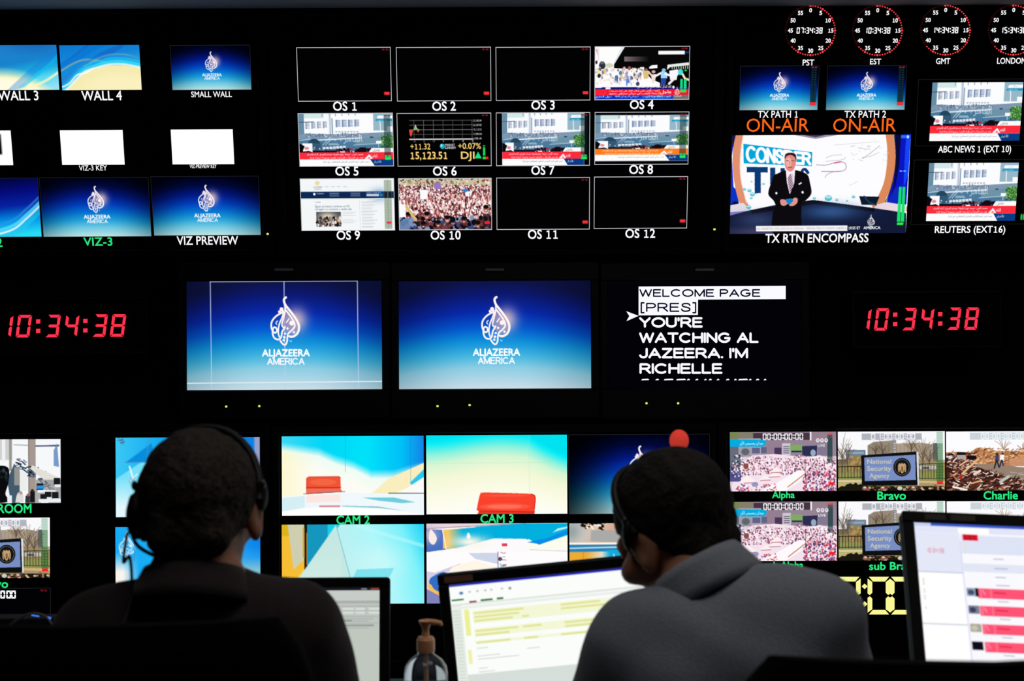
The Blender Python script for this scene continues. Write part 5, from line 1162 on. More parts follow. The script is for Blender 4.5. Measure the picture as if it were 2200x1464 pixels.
for ch, x in (('0', 1751), ('0', 1800), ('0', 1864), ('0', 1911.8)): pol += [[(a + (0 if x < 1900 else 0), b) for a, b in q] for q in seg7(ch, x, 1240, 49, 81, 10, gap=.14)]
for y in (1260.6, 1298.6): pol.append([(1851.4, y), (1857.6, y - 6), (1863.8, y), (1857.6, y + 6)])
flat('countdown_digits', pol, P_MID, .003, YELLOW, B3, 'large pale yellow countdown digits')
# ------------------------------------------------------------------ organic surfaces: a distance field meshed by surface nets
class Field:
    def __init__(s, lo, hi, h):
        s.lo = np.array(lo, float); s.h = h
        s.n = np.maximum(4, np.ceil((np.array(hi, float) - s.lo) / h).astype(int))
        s.F = np.full(s.n, 0.5, np.float32)
        s.ax = [s.lo[i] + np.arange(s.n[i]) * h for i in range(3)]
    def _sub(s, lo, hi):
        a = np.clip(np.floor((np.array(lo) - s.lo) / s.h).astype(int), 0, s.n); b = np.clip(np.ceil((np.array(hi) - s.lo) / s.h).astype(int) + 1, 0, s.n)
        if np.any(b <= a): return None
        return (slice(a[0], b[0]), slice(a[1], b[1]), slice(a[2], b[2])), s.ax[0][a[0]:b[0], None, None], s.ax[1][None, a[1]:b[1], None], s.ax[2][None, None, a[2]:b[2]]
    def _mix(s, sl, d, k, sub):
        F = s.F[sl]
        if sub:
            hh = np.clip(.5 - .5 * (F + d) / k, 0, 1); s.F[sl] = F * (1 - hh) + (-d) * hh + k * hh * (1 - hh)
        else:
            hh = np.clip(.5 + .5 * (d - F) / k, 0, 1); s.F[sl] = d * (1 - hh) + F * hh - k * hh * (1 - hh)
    def cap(s, a, b, ra, rb, k=.02, sub=False, flat=None):
        """tapered limb; flat = (axis vector, factor) squeezes it along an axis"""
        a, b = np.array(a, float), np.array(b, float); R = max(ra, rb) + 3 * k + .02
        if flat is not None: R *= max(1, 1 / flat[1])
        q = s._sub(np.minimum(a, b) - R, np.maximum(a, b) + R)
        if q is None: return s
        sl, X, Y, Z = q
        v = b - a; L2 = float(v @ v) + 1e-9
        px, py, pz = X - a[0], Y - a[1], Z - a[2]
        t = np.clip((px * v[0] + py * v[1] + pz * v[2]) / L2, 0, 1)
        dx, dy, dz = px - t * v[0], py - t * v[1], pz - t * v[2]
        if flat is not None:
            f = np.array(flat[0], float); f /= np.linalg.norm(f); c = (dx * f[0] + dy * f[1] + dz * f[2]) * (1 / flat[1] - 1)
            dx, dy, dz = dx + c * f[0], dy + c * f[1], dz + c * f[2]
        d = (np.sqrt(dx * dx + dy * dy + dz * dz) - (ra + (rb - ra) * t)).astype(np.float32)
        s._mix(sl, d, k, sub); return s
    def ell(s, c, r, R=None, k=.015, sub=False, cut=None):
        c, r = np.array(c, float), np.array(r, float); B = r.max() + 3 * k + .02
        q = s._sub(c - B, c + B)
        if q is None: return s
        sl, X, Y, Z = q
        d = s._elld(X, Y, Z, c, r, R)
        if cut is not None:
            for n, o in cut: d = np.maximum(d, (X - c[0]) * n[0] + (Y - c[1]) * n[1] + (Z - c[2]) * n[2] - o)
        s._mix(sl, d.astype(np.float32), k, sub); return s
    @staticmethod
    def _elld(X, Y, Z, c, r, R):
        px, py, pz = X - c[0], Y - c[1], Z - c[2]
        if R is not None:
            M = np.array(R).T
            px, py, pz = M[0, 0] * px + M[0, 1] * py + M[0, 2] * pz, M[1, 0] * px + M[1, 1] * py + M[1, 2] * pz, M[2, 0] * px + M[2, 1] * py + M[2, 2] * pz
        k0 = np.sqrt((px / r[0]) ** 2 + (py / r[1]) ** 2 + (pz / r[2]) ** 2); k1 = np.sqrt((px / r[0] ** 2) ** 2 + (py / r[1] ** 2) ** 2 + (pz / r[2] ** 2) ** 2)
        return k0 * (k0 - 1) / np.maximum(k1, 1e-6)
    def folds(s, amp, freq, seed=0):
        X, Y, Z = s.ax[0][:, None, None], s.ax[1][None, :, None], s.ax[2][None, None, :]
        w = np.sin(X * freq + 2.1 * np.sin(Z * freq * .6 + seed) + seed) * np.sin(Z * freq * .8 + 1.7 * np.sin(X * freq * .5 + Y * freq * .7) + 2 * seed) + .5 * np.sin((X + Y) * freq * 1.9 - Z * freq * 1.3 + seed)
        s.F += (amp * w).astype(np.float32); return s
    def mesh(s, name, mat, parent, label=None):
        F = s.F
        for i in range(3):   # close the surface at the grid's border
            sl = [slice(None)] * 3
            for e in (0, -1): sl[i] = e; F[tuple(sl)] = np.maximum(F[tuple(sl)], .01)
        neg = F < 0
        c = [neg[i:F.shape[0] - 1 + i, j:F.shape[1] - 1 + j, k:F.shape[2] - 1 + k] for i in (0, 1) for j in (0, 1) for k in (0, 1)]
        cnt = sum(x.astype(np.int8) for x in c)
        I, J, K = np.nonzero((cnt > 0) & (cnt < 8))
        vid = np.full(np.array(F.shape) - 1, -1, np.int64); vid[I, J, K] = np.arange(len(I))
        pos = np.zeros((len(I), 3)); num = np.zeros(len(I))
        corners = [(i, j, k) for i in (0, 1) for j in (0, 1) for k in (0, 1)]
        val = {q: F[I + q[0], J + q[1], K + q[2]].astype(np.float64) for q in corners}
        for q in corners:
            for ax_ in range(3):
                if q[ax_] == 0:
                    w = list(q); w[ax_] = 1; w = tuple(w)
                    a, b = val[q], val[w]; x = (a < 0) != (b < 0)
                    t = np.where(x, a / np.where(x, a - b, 1), 0)
                    p = np.array(q, float)[None, :].repeat(len(I), 0); p[:, ax_] += t
                    pos += p * x[:, None]; num += x
        V = s.lo + (np.stack([I, J, K], 1) + pos / num[:, None]) * s.h
        faces = []
        for ax_ in range(3):
            sl0 = [slice(None)] * 3; sl1 = [slice(None)] * 3; sl0[ax_] = slice(0, -1); sl1[ax_] = slice(1, None)
            a, b = neg[tuple(sl0)], neg[tuple(sl1)]
            E = np.stack(np.nonzero(a != b), 1)
            o1, o2 = (ax_ + 1) % 3, (ax_ + 2) % 3
            ok = (E[:, o1] > 0) & (E[:, o2] > 0) & (E[:, o1] < F.shape[o1] - 1) & (E[:, o2] < F.shape[o2] - 1)
            E = E[ok]
            if not len(E): continue
            def g(d1, d2):
                q = E.copy(); q[:, o1] += d1; q[:, o2] += d2
                return vid[q[:, 0], q[:, 1], q[:, 2]]
            Q = np.stack([g(-1, -1), g(0, -1), g(0, 0), g(-1, 0)], 1)
            flip = ~neg[E[:, 0], E[:, 1], E[:, 2]]
            Q[flip] = Q[flip][:, ::-1]
            faces.append(Q)
        Q = np.concatenate(faces); Q = Q[(Q >= 0).all(1)]
        return mesh_obj(name, V.tolist(), Q.tolist(), mat, parent, smooth=True, label=label)

def rot(yaw=0, pitch=0, roll=0):
    """head frame: x right, y to the face, z up; yaw + turns left, pitch + looks down, roll + leans left (seen from behind)"""
    return np.array(Matrix.Rotation(math.radians(roll * -1), 3, 'Y') @ Matrix.Rotation(math.radians(yaw), 3, 'Z') @ Matrix.Rotation(math.radians(-pitch), 3, 'X'))

def hand(f, wrist, fwd, up, side, s=1.0):
    """palm, four bent fingers and a thumb leaving the side of the palm; side = towards the thumb"""
    w = np.array(wrist, float); F_, U, S = [np.array(q, float) / np.linalg.norm(q) for q in (fwd, up, side)]
    P = lambda a, b, c: w + (F_ * a + S * b + U * c) * s
    f.cap(P(.02, .016, 0), P(.085, .024, 0), .017 * s, .014 * s, .008, flat=(U, .8)); f.cap(P(.02, -.014, 0), P(.08, -.028, 0), .017 * s, .013 * s, .01, flat=(U, .8)); f.cap(P(.0, 0, 0), P(.08, 0, .002), .021 * s, .016 * s, .012, flat=(U, .8))
    for b, L, bend in ((.031, .066, .9), (.010, .074, .8), (-.011, .068, .9), (-.031, .052, 1.05)):
        p = P(.085, b, .002); a = .18
        for q, (l, r0, r1) in enumerate(((.46, .0088, .0084), (.31, .0083, .0078), (.23, .0077, .0066))):
            n = p + (F_ * math.cos(a) - U * math.sin(a) + S * b * .7) * L * l * s
            f.cap(p, n, r0 * s, r1 * s, .003); p = n; a += bend * .55
    p = P(.022, .028, -.004)
    for l, d, r0, r1 in ((.038, (.72, .62, -.2), .0125, .0105), (.032, (.85, .42, -.3), .0102, .0092), (.024, (.93, .12, -.35), .009, .0072)):
        d = np.array(d); n = p + (F_ * d[0] + S * d[1] + U * d[2]) * l * s; f.cap(p, n, r0 * s, r1 * s, .004); p = n

def person(name, label, J, hair_mat, shirt_mat, shirt_extra=None, sc=1.0, hair_seed=1.0, short=False):
    """J: joints in the room; the body is one surface; hair, shirt, collar, trousers and shoes are its clothes"""
    t = thing(name, J['pelvis'][:2] + (0.0,), label, 'person', 'two operators seen from behind')
    H = np.array(J['head']); R = J['R']; hs = J.get('hs', 1.0)
    hp = lambda x, y, z: H + R @ np.array((x, y, z)) * hs
    pts = np.array([J[k] for k in ('pelvis', 'neck', 'head', 'shL', 'shR', 'elL', 'elR', 'wrL', 'wrR', 'knL', 'knR', 'anL', 'anR')])
    lo, hi = pts.min(0) - .2, pts.max(0) + .22; lo[2] = 0.0
    f = Field(lo, hi, .0055)
    pel, nk, shL, shR = [np.array(J[k], float) for k in ('pelvis', 'neck', 'shL', 'shR')]
    mid = (pel + (shL + shR) / 2) / 2; ch = (shL + shR) / 2 * .72 + mid * .28
    # trunk
    f.cap(pel + (-.06, 0, 0), pel + (.06, 0, 0), .105, .105, .04); f.cap(pel, mid, .115, .115, .05); f.cap(mid + (-.05, 0, 0), mid + (.05, 0, 0), .1, .1, .05)
    f.cap(ch + (shL - shR) * .2, ch + (shR - shL) * .2, .1, .1, .05); f.cap(shL * .8 + shR * .2, shR * .8 + shL * .2, .062, .062, .05); f.cap(nk + (0, 0, -.03), (shL * .75 + shR * .25) + (0, 0, .01), .05, .05, .05); f.cap(nk + (0, 0, -.03), (shR * .75 + shL * .25) + (0, 0, .01), .05, .05, .05)
    # neck and head
    f.cap(nk, hp(0, -.028, -.055), .058, .052 * hs, .02); f.ell(hp(0, -.012, .022), np.array((.074, .094, .088)) * hs, R); f.ell(hp(0, .028, -.05), np.array((.058, .064, .066)) * hs, R, .03); f.ell(hp(0, .066, -.1), np.array((.026, .024, .02)) * hs, R, .03)
    f.cap(hp(-.036, .078, .022), hp(.036, .078, .022), .014, .014, .015); f.cap(hp(0, .088, .008), hp(0, .112, -.034), .008, .013, .01); f.cap(hp(-.014, .1, -.038), hp(.014, .1, -.038), .008, .008, .008)
    f.cap(hp(-.018, .092, -.066), hp(.018, .092, -.066), .0065, .0065, .006); f.cap(hp(-.016, .09, -.077), hp(.016, .09, -.077), .0075, .0075, .006)
    for sx in (-1, 1):
        f.ell(hp(sx * .033, .094, .002), np.array((.018, .014, .012)) * hs, R, .008, sub=True); f.ell(hp(sx * .055, .055, -.022), np.array((.026, .03, .022)) * hs, R, .02)
        f.cap(hp(sx * .021, .086, .0105), hp(sx * .045, .083, .0095), .0052, .0052, .005); f.cap(hp(sx * .022, .086, -.0085), hp(sx * .044, .083, -.008), .005, .005, .005)
        Re = R @ np.array(Matrix.Rotation(math.radians(sx * -24), 3, 'Z')); f.ell(hp(sx * .079, -.006, -.008), np.array((.0085, .021, .034)) * hs, Re, .008); f.ell(hp(sx * .09, -.002, -.006), np.array((.006, .012, .018)) * hs, Re, .006, sub=True); f.ell(hp(sx * .079, .002, -.034), np.array((.008, .01, .012)) * hs, Re, .006)
    # limbs
    for s_, sx in (('L', -1), ('R', 1)):
        sh, el, wr = [np.array(J[k + s_], float) for k in ('sh', 'el', 'wr')]
        f.cap(sh, el, .056, .042, .03); f.cap(el, wr, .042, .027, .02)
        d = wr - el; d /= np.linalg.norm(d); fw = np.array((d[0], d[1], 0.0)); fw /= np.linalg.norm(fw); hand(f, wr + fw * .012, fw, (0, 0, 1), (-sx * fw[1], sx * fw[0], 0))
        hip = pel + (sx * .085, .02, -.015); kn, an = np.array(J['kn' + s_], float), np.array(J['an' + s_], float)
        f.cap(hip, kn, .085, .056, .04); f.cap(kn, an, .055, .034, .03); f.cap(an + (0, -.02, -.03), an + (0, .15, -.055), .032, .028, .02)
    f.mesh('body', M_SKIN, t)
    # hair: a cap over the skull, cut along the hairline
    g = Field(H - .17, H + .17, .004)
    n = R @ np.array((0, .62, -.785))
    g.ell(hp(0, -.016, .027), np.array((.0815, .1015, .0905)) * hs, R, .004, cut=[(n, J.get('hairline', .03))])
    if short: g.cap(hp(-.03, -.052, -.055), hp(.012, -.052, -.055), .031, .031, .03)
    else: g.cap(hp(-.03, -.085, -.035), hp(.03, -.085, -.035), .026, .026, .03)
    for sx in (-1, 1): g.cap(hp(sx * .072, .02, .0), hp(sx * .07, .012, -.02), .01, .006, .015)
    g.folds(.0016, 150, hair_seed); g.mesh('hair', hair_mat, t)
    for sx in (-1, 1):
        e = MB().sphere(tuple(hp(sx * .033, .0785, .002)), .0112 * hs, 16, 10).build('eye', M_EYE, t, smooth=True)
        MB().sphere(tuple(hp(sx * .033, .0872, .001)), (.0054, .0034, .0054), 12, 8).build('iris', M_IRIS, e, smooth=True)
    # shirt
    h = Field(lo, hi, .0065); e = .012
    h.cap(pel + (-.06, 0, .02), pel + (.06, 0, .02), .118, .118, .05); h.cap(pel, mid, .13, .132, .05); h.cap(mid + (-.06, 0, 0), mid + (.06, 0, 0), .116, .116, .06)
    h.cap(ch + (shL - shR) * .22, ch + (shR - shL) * .22, .114, .114, .06); h.cap(shL * .84 + shR * .16, shR * .84 + shL * .16, .07, .07, .05); h.cap(nk + (0, 0, -.045), (shL * .72 + shR * .28) + (0, 0, .012), .052, .054, .05); h.cap(nk + (0, 0, -.045), (shR * .72 + shL * .28) + (0, 0, .012), .052, J.get('trap', .054), .05)
    for s_, sx in (('L', -1), ('R', 1)):
        sh, el, wr = [np.array(J[k + s_], float) for k in ('sh', 'el', 'wr')]
        h.cap(sh, el, .068, .056, .035); h.cap(el, wr - (wr - el) * .06, .056, .038, .025)
    if shirt_extra: shirt_extra(h)
    h.folds(.0028, 26, hair_seed + 1)
    nkd = hp(0, -.03, -.05) - nk; nkd /= np.linalg.norm(nkd)
    h.cap(nk + nkd * .03, nk + nkd * .16, .058, .07, .01, sub=True)
    h.F[:, :, :max(0, int((pel[2] - .1 - lo[2]) / .0065))] = .02
    sh_o = h.mesh('shirt', shirt_mat, t)
    # collar: a folded band round the neck
    if 'axis' in J: nkd = np.array(J['axis']) / np.linalg.norm(J['axis'])
    cx = np.cross(nkd, (0, 1, 0)); cx /= np.linalg.norm(cx); cy = np.cross(cx, nkd)
    if cy[1] < 0: cy = -cy
    co = J.get('collar', (.068, .064, .046))
    inner, outer = [], []
    V, Q = [], []
    N = 36; gap = math.radians(26)
    prof = [(co[0] - .006, -.012), (co[0] - .004, co[2] * .6), (co[0], co[2]), (co[0] + .006, co[2] + .002), (co[0] + .011, co[2] * .7), (co[0] + .02, .0), (co[0] + .024, -.016), (co[0] + .018, -.018), (co[0] + .008, co[2] * .4)]
    for i in range(N):
        a = math.pi / 2 + gap + (2 * math.pi - 2 * gap) * i / (N - 1)
        fr = max(0, math.sin(a))            # the collar drops towards the throat
        for r, z in prof:
            k = co[1] / co[0]
            p = nk + cx * (r * math.cos(a)) + cy * (r * k * math.sin(a)) + nkd * (z + J.get('collar_up', .02) - .03 * fr)
            V.append(p.tolist())
    m = len(prof)
    for i in range(N - 1):
        for j in range(m): Q.append([i * m + j, i * m + (j + 1) % m, (i + 1) * m + (j + 1) % m, (i + 1) * m + j])
    Q.append(list(range(m))); Q.append([(N - 1) * m + j for j in reversed(range(m))])
    mesh_obj('collar', V, Q, shirt_mat, sh_o, smooth=True)
    # trousers and shoes
    h = Field(lo, hi, .008)
    h.cap(pel + (-.06, 0, -.01), pel + (.06, 0, -.01), .116, .116, .03)
    for s_, sx in (('L', -1), ('R', 1)):
        hip = pel + (sx * .085, .02, -.015); kn, an = np.array(J['kn' + s_], float), np.array(J['an' + s_], float)
        h.cap(hip, kn, .098, .07, .03); h.cap(kn, an + (0, 0, .01), .07, .055, .02)
    h.folds(.002, 30, 3); h.F[:, :, int((pel[2] + .06 - lo[2]) / .008):] = .02
    h.mesh('trousers', M_TROUSER, t)
    for s_ in 'LR':
        an = np.array(J['an' + s_], float); q = Field(an + (-.09, -.12, -.13), an + (.09, .26, .06), .007)
        q.cap(an + (0, -.03, -.035), an + (0, .06, -.035), .042, .04, .03); q.cap(an + (0, .06, -.045), an + (0, .165, -.052), .042, .036, .03)
        q.F[:, :, :max(1, int((.012 - q.lo[2]) / .007))] = .02
        q.mesh('shoe', M_SHOE, t)
    return t, hp

# ------------------------------------------------------------------ desk row
DZ = 0.66
t = thing('control_desk', (0.35, 2.62, 0), 'long charcoal control desk in front of both operators', 'desk')
MB().box((.35, 2.62, DZ - .0195), (3.9, .9, .036), bevel=.006).build('desk_top', M_DESK, t)
for x in (-1.4, -.1, 1.2, 2.1): MB().box((x, 2.68, (DZ - .036) / 2), (.04, .7, DZ - .036), bevel=.003).build('support_panel', M_DESK, t)
MB().box((.35, 3.02, .36), (3.7, .03, .68), bevel=.003).build('modesty_panel', M_DESK, t)

def left_sheet(p):
    p.fill((190, 196, 190)).ref(-140, 0, 100, 132)
    p.rect(-140, 12.6, 100, 15, (170, 174, 172)); p.rect(-140, 0, 100, 2.6, (20, 22, 34)); p.rect(80, .4, 86, 1.8, (120, 124, 140)); p.rect(90, .2, 99, 2, (150, 60, 60)); p.rect(-140, 2.6, 100, 12.6, (198, 204, 198))
    p.rect(20, 7.6, 29, 9.6, (20, 120, 50)); p.rect(37, 9.2, 43, 11.2, (24, 110, 40))
    p.rect(0, 12.6, 100, 15, (170, 174, 172)); p.rect(0, 16.6, 100, 18.4, (184, 188, 184))
    for k in range(7):
        for j, y in enumerate((18.8, 22.6)): p.rect(4 + 14 * k, y, 16 + 14 * k - 2 * (k % 2), y + 2.8, (214, 218, 214)); p.rect(4 + 14 * k, y - .6, 16 + 14 * k, y - .2, (150, 156, 152))
    for k in range(6): p.rect(2, 27.4 + 2.2 * k, 98 - 5 * (k % 3), 28 + 2.2 * k, (150, 156, 152), .7)
    p.rect(2, 30.8, 70, 32.6, (120, 126, 122), .6); p.rect(50, 35.4, 94, 37, (110, 116, 112), .5); p.rect(-140, 40, 100, 132, (192, 199, 190))
def mid_sheet(p):
    p.fill((250, 253, 250)).ref(0, 0, 113, 93)
    p.rect(0, 0, 113, 1.4, (36, 40, 190)); p.rect(0, .6, 6, 1.6, (90, 100, 150), .6); p.rect(0, 11.4, 113, 12.4, (222, 228, 222)); p.ell(5, 5.5, .9, .9, (90, 130, 190))
    for x in (8.6, 12, 15.4, 18, 22.6): p.ell(x, 5.2, .6, .6, (190, 200, 205))
    p.ell(26, 5.4, .7, .8, (150, 156, 160))
    p.rect(.6, 8.6, 5.8, 9.6, (40, 130, 60)); p.rect(8, 10.4, 11.2, 11.5, (160, 20, 60)); p.rect(13, 10.1, 18.2, 11.2, (40, 120, 50)); p.rect(20, 10, 22.8, 11.1, (40, 120, 50))
    p.rect(0, 12.4, 4.4, 93, (226, 234, 226)); p.rect(0, 13, 113, 14.6, (236, 240, 236))
    for k in range(24): p.line([(1, 15.5 + 1.9 * k), (3.4, 15.5 + 1.9 * k)], .4, (190, 198, 190), .7)
    p.rect(5.4, 15, 7.6, 30, (236, 240, 150)); p.rect(5.4, 38, 7, 46, (238, 240, 170))
    Yl = (240, 243, 186)
    for y0, y1 in ((16.2, 23.4), (26.4, 31), (33.4, 35.2)): p.rect(9, y0, 98, y1, Yl, .55)
    for y0, xs in ((16.8, ((9.5, 31), (47, 64), (70, 96))), (19, ((9.5, 29), (47, 66), (70, 90))), (21.2, ((9.5, 26), (30, 33))), (27, ((9.5, 28), (30, 38), (48, 66), (70, 94))), (29.2, ((9.5, 24), (48, 60))), (33.6, ((9.5, 24), (30, 36), (46, 62)))):
        for a, b in xs: p.rect(a, y0, b, y0 + 1.5, (230, 234, 146), .7); p.line([(a, y0 + .8), (b, y0 + .8)], .35, (186, 190, 126), .5)
    for y, a, b in ((37.6, 9.5, 14), (42, 9.5, 19), (43.8, 9.5, 27), (40.4, 31, 36), (49, 9.5, 13), (51, 9.5, 16)): p.line([(a, y), (b, y)], .5, (196, 204, 200), .8)
    p.rect(4.4, 52, 113, 93, (214, 222, 218))
def right_sheet(p):
    p.fill((250, 250, 254)).ref(0, 0, 297, 103)
    p.rect(0, 0, 297, 1.7, (60, 90, 200)); p.rect(0, 0, 18, 1.6, (205, 212, 246)); p.rect(0, 1.7, 297, 5.4, (226, 230, 248)); p.rect(0, 5.4, 47, 28, (228, 232, 248)); p.rect(48, 6.4, 297, 17, (222, 228, 246)); p.rect(46, 2.4, 78, 5.2, (297, 297, 255))
    p.rect(50, 5.8, 66, 9.4, (244, 26, 50)); p.seg('00:00:00', 51.4, 6.3, 1.6, 2.6, .4, (120, 8, 20), gap=.3, colon=.6); p.seg('10:34:38', 11, 14.5, 2.0, 2.8, .5, (226, 130, 150), gap=.7, colon=.6); p.ell(51, 13.4, .9, .9, (240, 230, 130))
    p.rect(0, 28, 47, 29, (190, 196, 220)); p.rect(0, 28.6, 46.4, 103, (297, 297, 255)); p.rect(0, 57, 46.4, 57.8, (200, 206, 226)); p.rect(46.4, 10, 47.6, 103, (216, 216, 246))
    for y in (32, 33.4, 34.8, 38, 39.4, 41.6, 43, 48.2): p.rect(5, y, 5.8, y + .9, (110, 110, 140))
    p.rect(48, 22.6, 297, 27.4, (226, 230, 246))
    g = [(150, 160, 190)]
    for k, y in enumerate((19.6, 24.8, 29.6, 34)):
        p.line([(80, y + .2 * k), (90 + 3 * (k % 2), y + .2 * k)], .6, (150, 156, 186), .7)
    for k, y in enumerate((36.6, 46.4, 56.5, 66.3)):
        pass
        p.rect(60 + .5 * k, y, 297, y + 5.6, (255, 84, 118)); p.rect(48.6, y, 60, y + 4.6, [(150, 160, 180), (120, 126, 150), (170, 168, 150), (14, 12, 30)][k]); p.ell(53, y + 2.4, 3.4, 1.5, [(60, 80, 120), (60, 64, 96), (200, 196, 176), (14, 12, 30)][k]); p.line([(63, y), (63, y + 5.6)], .35, (255, 170, 190), .8); p.line([(73.4, y), (73.4, y + 5.6)], .35, (255, 170, 190), .8); p.line([(65, y + 1), (67, y + 3.4)], .5, (255, 190, 230), .7); p.line([(77, y + 2.2), (88, y + 2.4)], .9, (222, 40, 70), .8); p.line([(80, y + 7), (90, y + 7.1)], .6, (150, 160, 180), .7)
    p.rect(57.6, 36.6, 60.4, 41.4, (12, 12, 24))

def desk_monitor(label, tl, u, v, size, paint, res, bez=.019, strips=(), depth=.024, foot=None, part=''):
    """tl = housing's top left corner in the room; u right, v up; size of the housing"""
    u, v = Vector(u).normalized(), Vector(v).normalized()
    pl = Plane(tl, u, v)
    W, Hh = size
    c = pl.pt(W / 2, -Hh / 2, -depth / 2)
    fx, fy = foot or (c.x, c.y + .06)
    t = thing('desk_monitor', (fx, fy, DZ), label, 'monitor', 'desk monitors of the operators')
    R = pl.R()
    m = MB().box(pl.pt(W / 2, -Hh / 2, -depth / 2 - .004), (W, depth, Hh), R=R, bevel=.007, seg=3)
    m.box(pl.pt(W / 2, -Hh / 2, -depth - .01), (W * .6, .03, Hh * .6), R=R, bevel=.012)
    m.build('housing', M_PLASTIC, t)
    mm = MB(); z0, z1 = -.006, .003
    for a0, b0, a1, b1 in ((0, -bez, W, 0), (0, -Hh, W, -Hh + bez * 1.3), (0, -Hh + bez * 1.3, bez, -bez), (W - bez, -Hh + bez * 1.3, W, -bez)):
        mm.box(pl.pt((a0 + a1) / 2, (b0 + b1) / 2, (z0 + z1) / 2), (a1 - a0, z1 - z0, b1 - b0), R=R, bevel=.002, seg=1)
    mm.build('bezel', M_PLASTIC, t)
    p = Pic((W - 2 * bez) * 1250, (Hh - 2.3 * bez) * 1250, res); paint(p)
    tile_mesh('screen', pl, (bez, -Hh + bez * 1.3, W - bez, -bez), p, t, off=-.002)
    for a0, a1, b, hh, rgb in strips:
        MB().box(pl.pt((a0 + a1) / 2, b, .0036), (a1 - a0, .0012, hh), R=R).build('label_strip', pmat('tan_label_tape_%d' % rgb[0], rgb, .7, noise=.2, scale=300), t)
    back = pl.pt(W / 2, -Hh * .6, -depth - .03)
    MB().tube([(fx, fy, DZ + .012), (fx, fy, back.z - .06), tuple(back)], .022, 10).build('stand_neck', M_PLASTIC, t, smooth=True)
    MB().box((fx, fy, DZ + .008), (.22, .19, .016), bevel=.006).build('stand_base', M_PLASTIC, t)
    return t
# left operator's monitor, square to the wall
tl = at(837, 1242, 2.70) - Vector((.46, 0, 0))
desk_monitor('black desk monitor with a grey window, half hidden by the dark-shirted operator', tl, (1, 0, 0), (0, .1, 1), (.46, .30), left_sheet, .9)
a = math.radians(5.4)
desk_monitor('black desk monitor with a white and yellow table, leaning slightly beside the hand gel', at(939, 1237, 2.5), (math.cos(a), 0.0, math.sin(a)), (-math.sin(a), .02, math.cos(a)), (.50, .33), mid_sheet, 1.0,
             strips=((.012, .062, -.009, .011, (120, 84, 66)),))
th, rl = math.radians(25), math.radians(2.6)      # tipped back and turned a little on its arm
u = (math.cos(rl), 0, -math.sin(rl)); v = (math.sin(rl) * math.cos(th), math.sin(th), math.cos(rl) * math.cos(th))
desk_monitor('black desk monitor with red rows at right, in front of the agency sign tile', at(1937, 1098, 2.32), u, v, (.50, .34), right_sheet, 1.0, bez=.0185,
             strips=((.036, .07, -.0095, .0095, (52, 48, 42)), (.078, .118, -.0095, .0095, (60, 54, 46)), (.199, .236, -.0095, .0095, (56, 52, 46))))

# the two operators
Rl = rot(2, 4, 0)
JL = dict(pelvis=(-.445, 1.87, .545), neck=(-.433, 1.93, 1.108), head=(-.4345, 1.975, 1.187), R=Rl, hs=1.0, shL=(-.566, 1.95, 1.012), shR=(-.296, 1.95, 1.022), elL=(-.64, 2.03, .76), elR=(-.235, 2.02, .76),
          wrL=(-.53, 2.225, .722), wrR=(-.33, 2.225, .722), knL=(-.55, 2.30, .52), knR=(-.33, 2.30, .52), anL=(-.55, 2.36, .085), anR=(-.33, 2.36, .085), hairline=.034, collar=(.062, .06, .03), collar_up=-.03)
JL['hs'] = .97
tL, hpL = person('person', 'seated person in a dark shirt with short greying hair and a headset', JL, M_HAIR_A, M_SHIRT_A, hair_seed=1.0)
Rr = rot(38, 24, 14)
JR = dict(pelvis=(.415, 1.86, .545), neck=(.275, 2.02, 1.075), head=(.240, 2.09, 1.141), R=Rr, hs=.99, shL=(.172, 2.02, .985), shR=(.412, 1.95, 1.032), elL=(.095, 2.11, .77), elR=(.485, 2.06, .77),
          wrL=(.17, 2.25, .722), wrR=(.36, 2.25, .722), knL=(.32, 2.30, .52), knR=(.53, 2.30, .52), anL=(.32, 2.36, .085), anR=(.53, 2.36, .085), hairline=.036, collar=(.060, .058, .036), collar_up=-.006, trap=.059, axis=(-.44, .34, .83))
tR, hpR = person('person', 'seated person in a slate blue collared shirt bending over the leaning desk monitor', JR, M_HAIR_B, M_SHIRT_B, hair_seed=2.0, short=True)

def headset(hp, label, mic_side, hs, cups, behind):
    c = hp(0, -.01, .12)
    t = thing('headset', tuple(hp(0, -.01, .02)), label, 'headset', 'headsets worn by the operators')
    pts = [tuple(hp(.0865 * math.sin(q), -.012 + behind * math.cos(q), .018 + .1 * math.cos(q))) for q in np.linspace(-1.62, 1.62, 21)]
    MB().tube(pts, [.006] * 21, 8).build('headband', M_PLASTIC, t, smooth=True)
    for sx in (-1, 1):
        if sx in cups:
            ax = tuple(np.array(hp(sx, 0, 0)) - np.array(hp(0, 0, 0)))
            MB().lathe(tuple(hp(sx * .076, -.004, -.006)), [(.0, 0), (.03, 0), (.034, .006), (.034, .012), (.028, .02), (.016, .024), (0, .025)], 20, ax).build('ear_cup', M_PLASTIC, t, smooth=True)
        else:
            MB().sphere(tuple(hp(sx * .088, .0, .02)), (.008, .016, .022), 14, 10).build('temple_pad', M_PLASTIC, t, smooth=True)
        MB().sphere(tuple(hp(sx * .091, -.012, .036)), (.004, .0055, .007), 10, 8).build('hinge', M_METAL, t, smooth=True)
    s = mic_side
    pts = spline([hp(s * .1, .004, -.02), hp(s * .098, .05, -.055), hp(s * .06, .1, -.082), hp(s * .03, .115, -.085)], 5)
    MB().tube(pts, .0028, 6).build('microphone_boom', M_PLASTIC, t, smooth=True)
    MB().sphere(tuple(hp(s * .028, .116, -.085)), .009, 12, 8).build('microphone_capsule', M_PLASTIC, t, smooth=True)
    return t
h1 = headset(hpL, 'black headset on the person with greying hair', -1, 1.0, (-1,), .06)
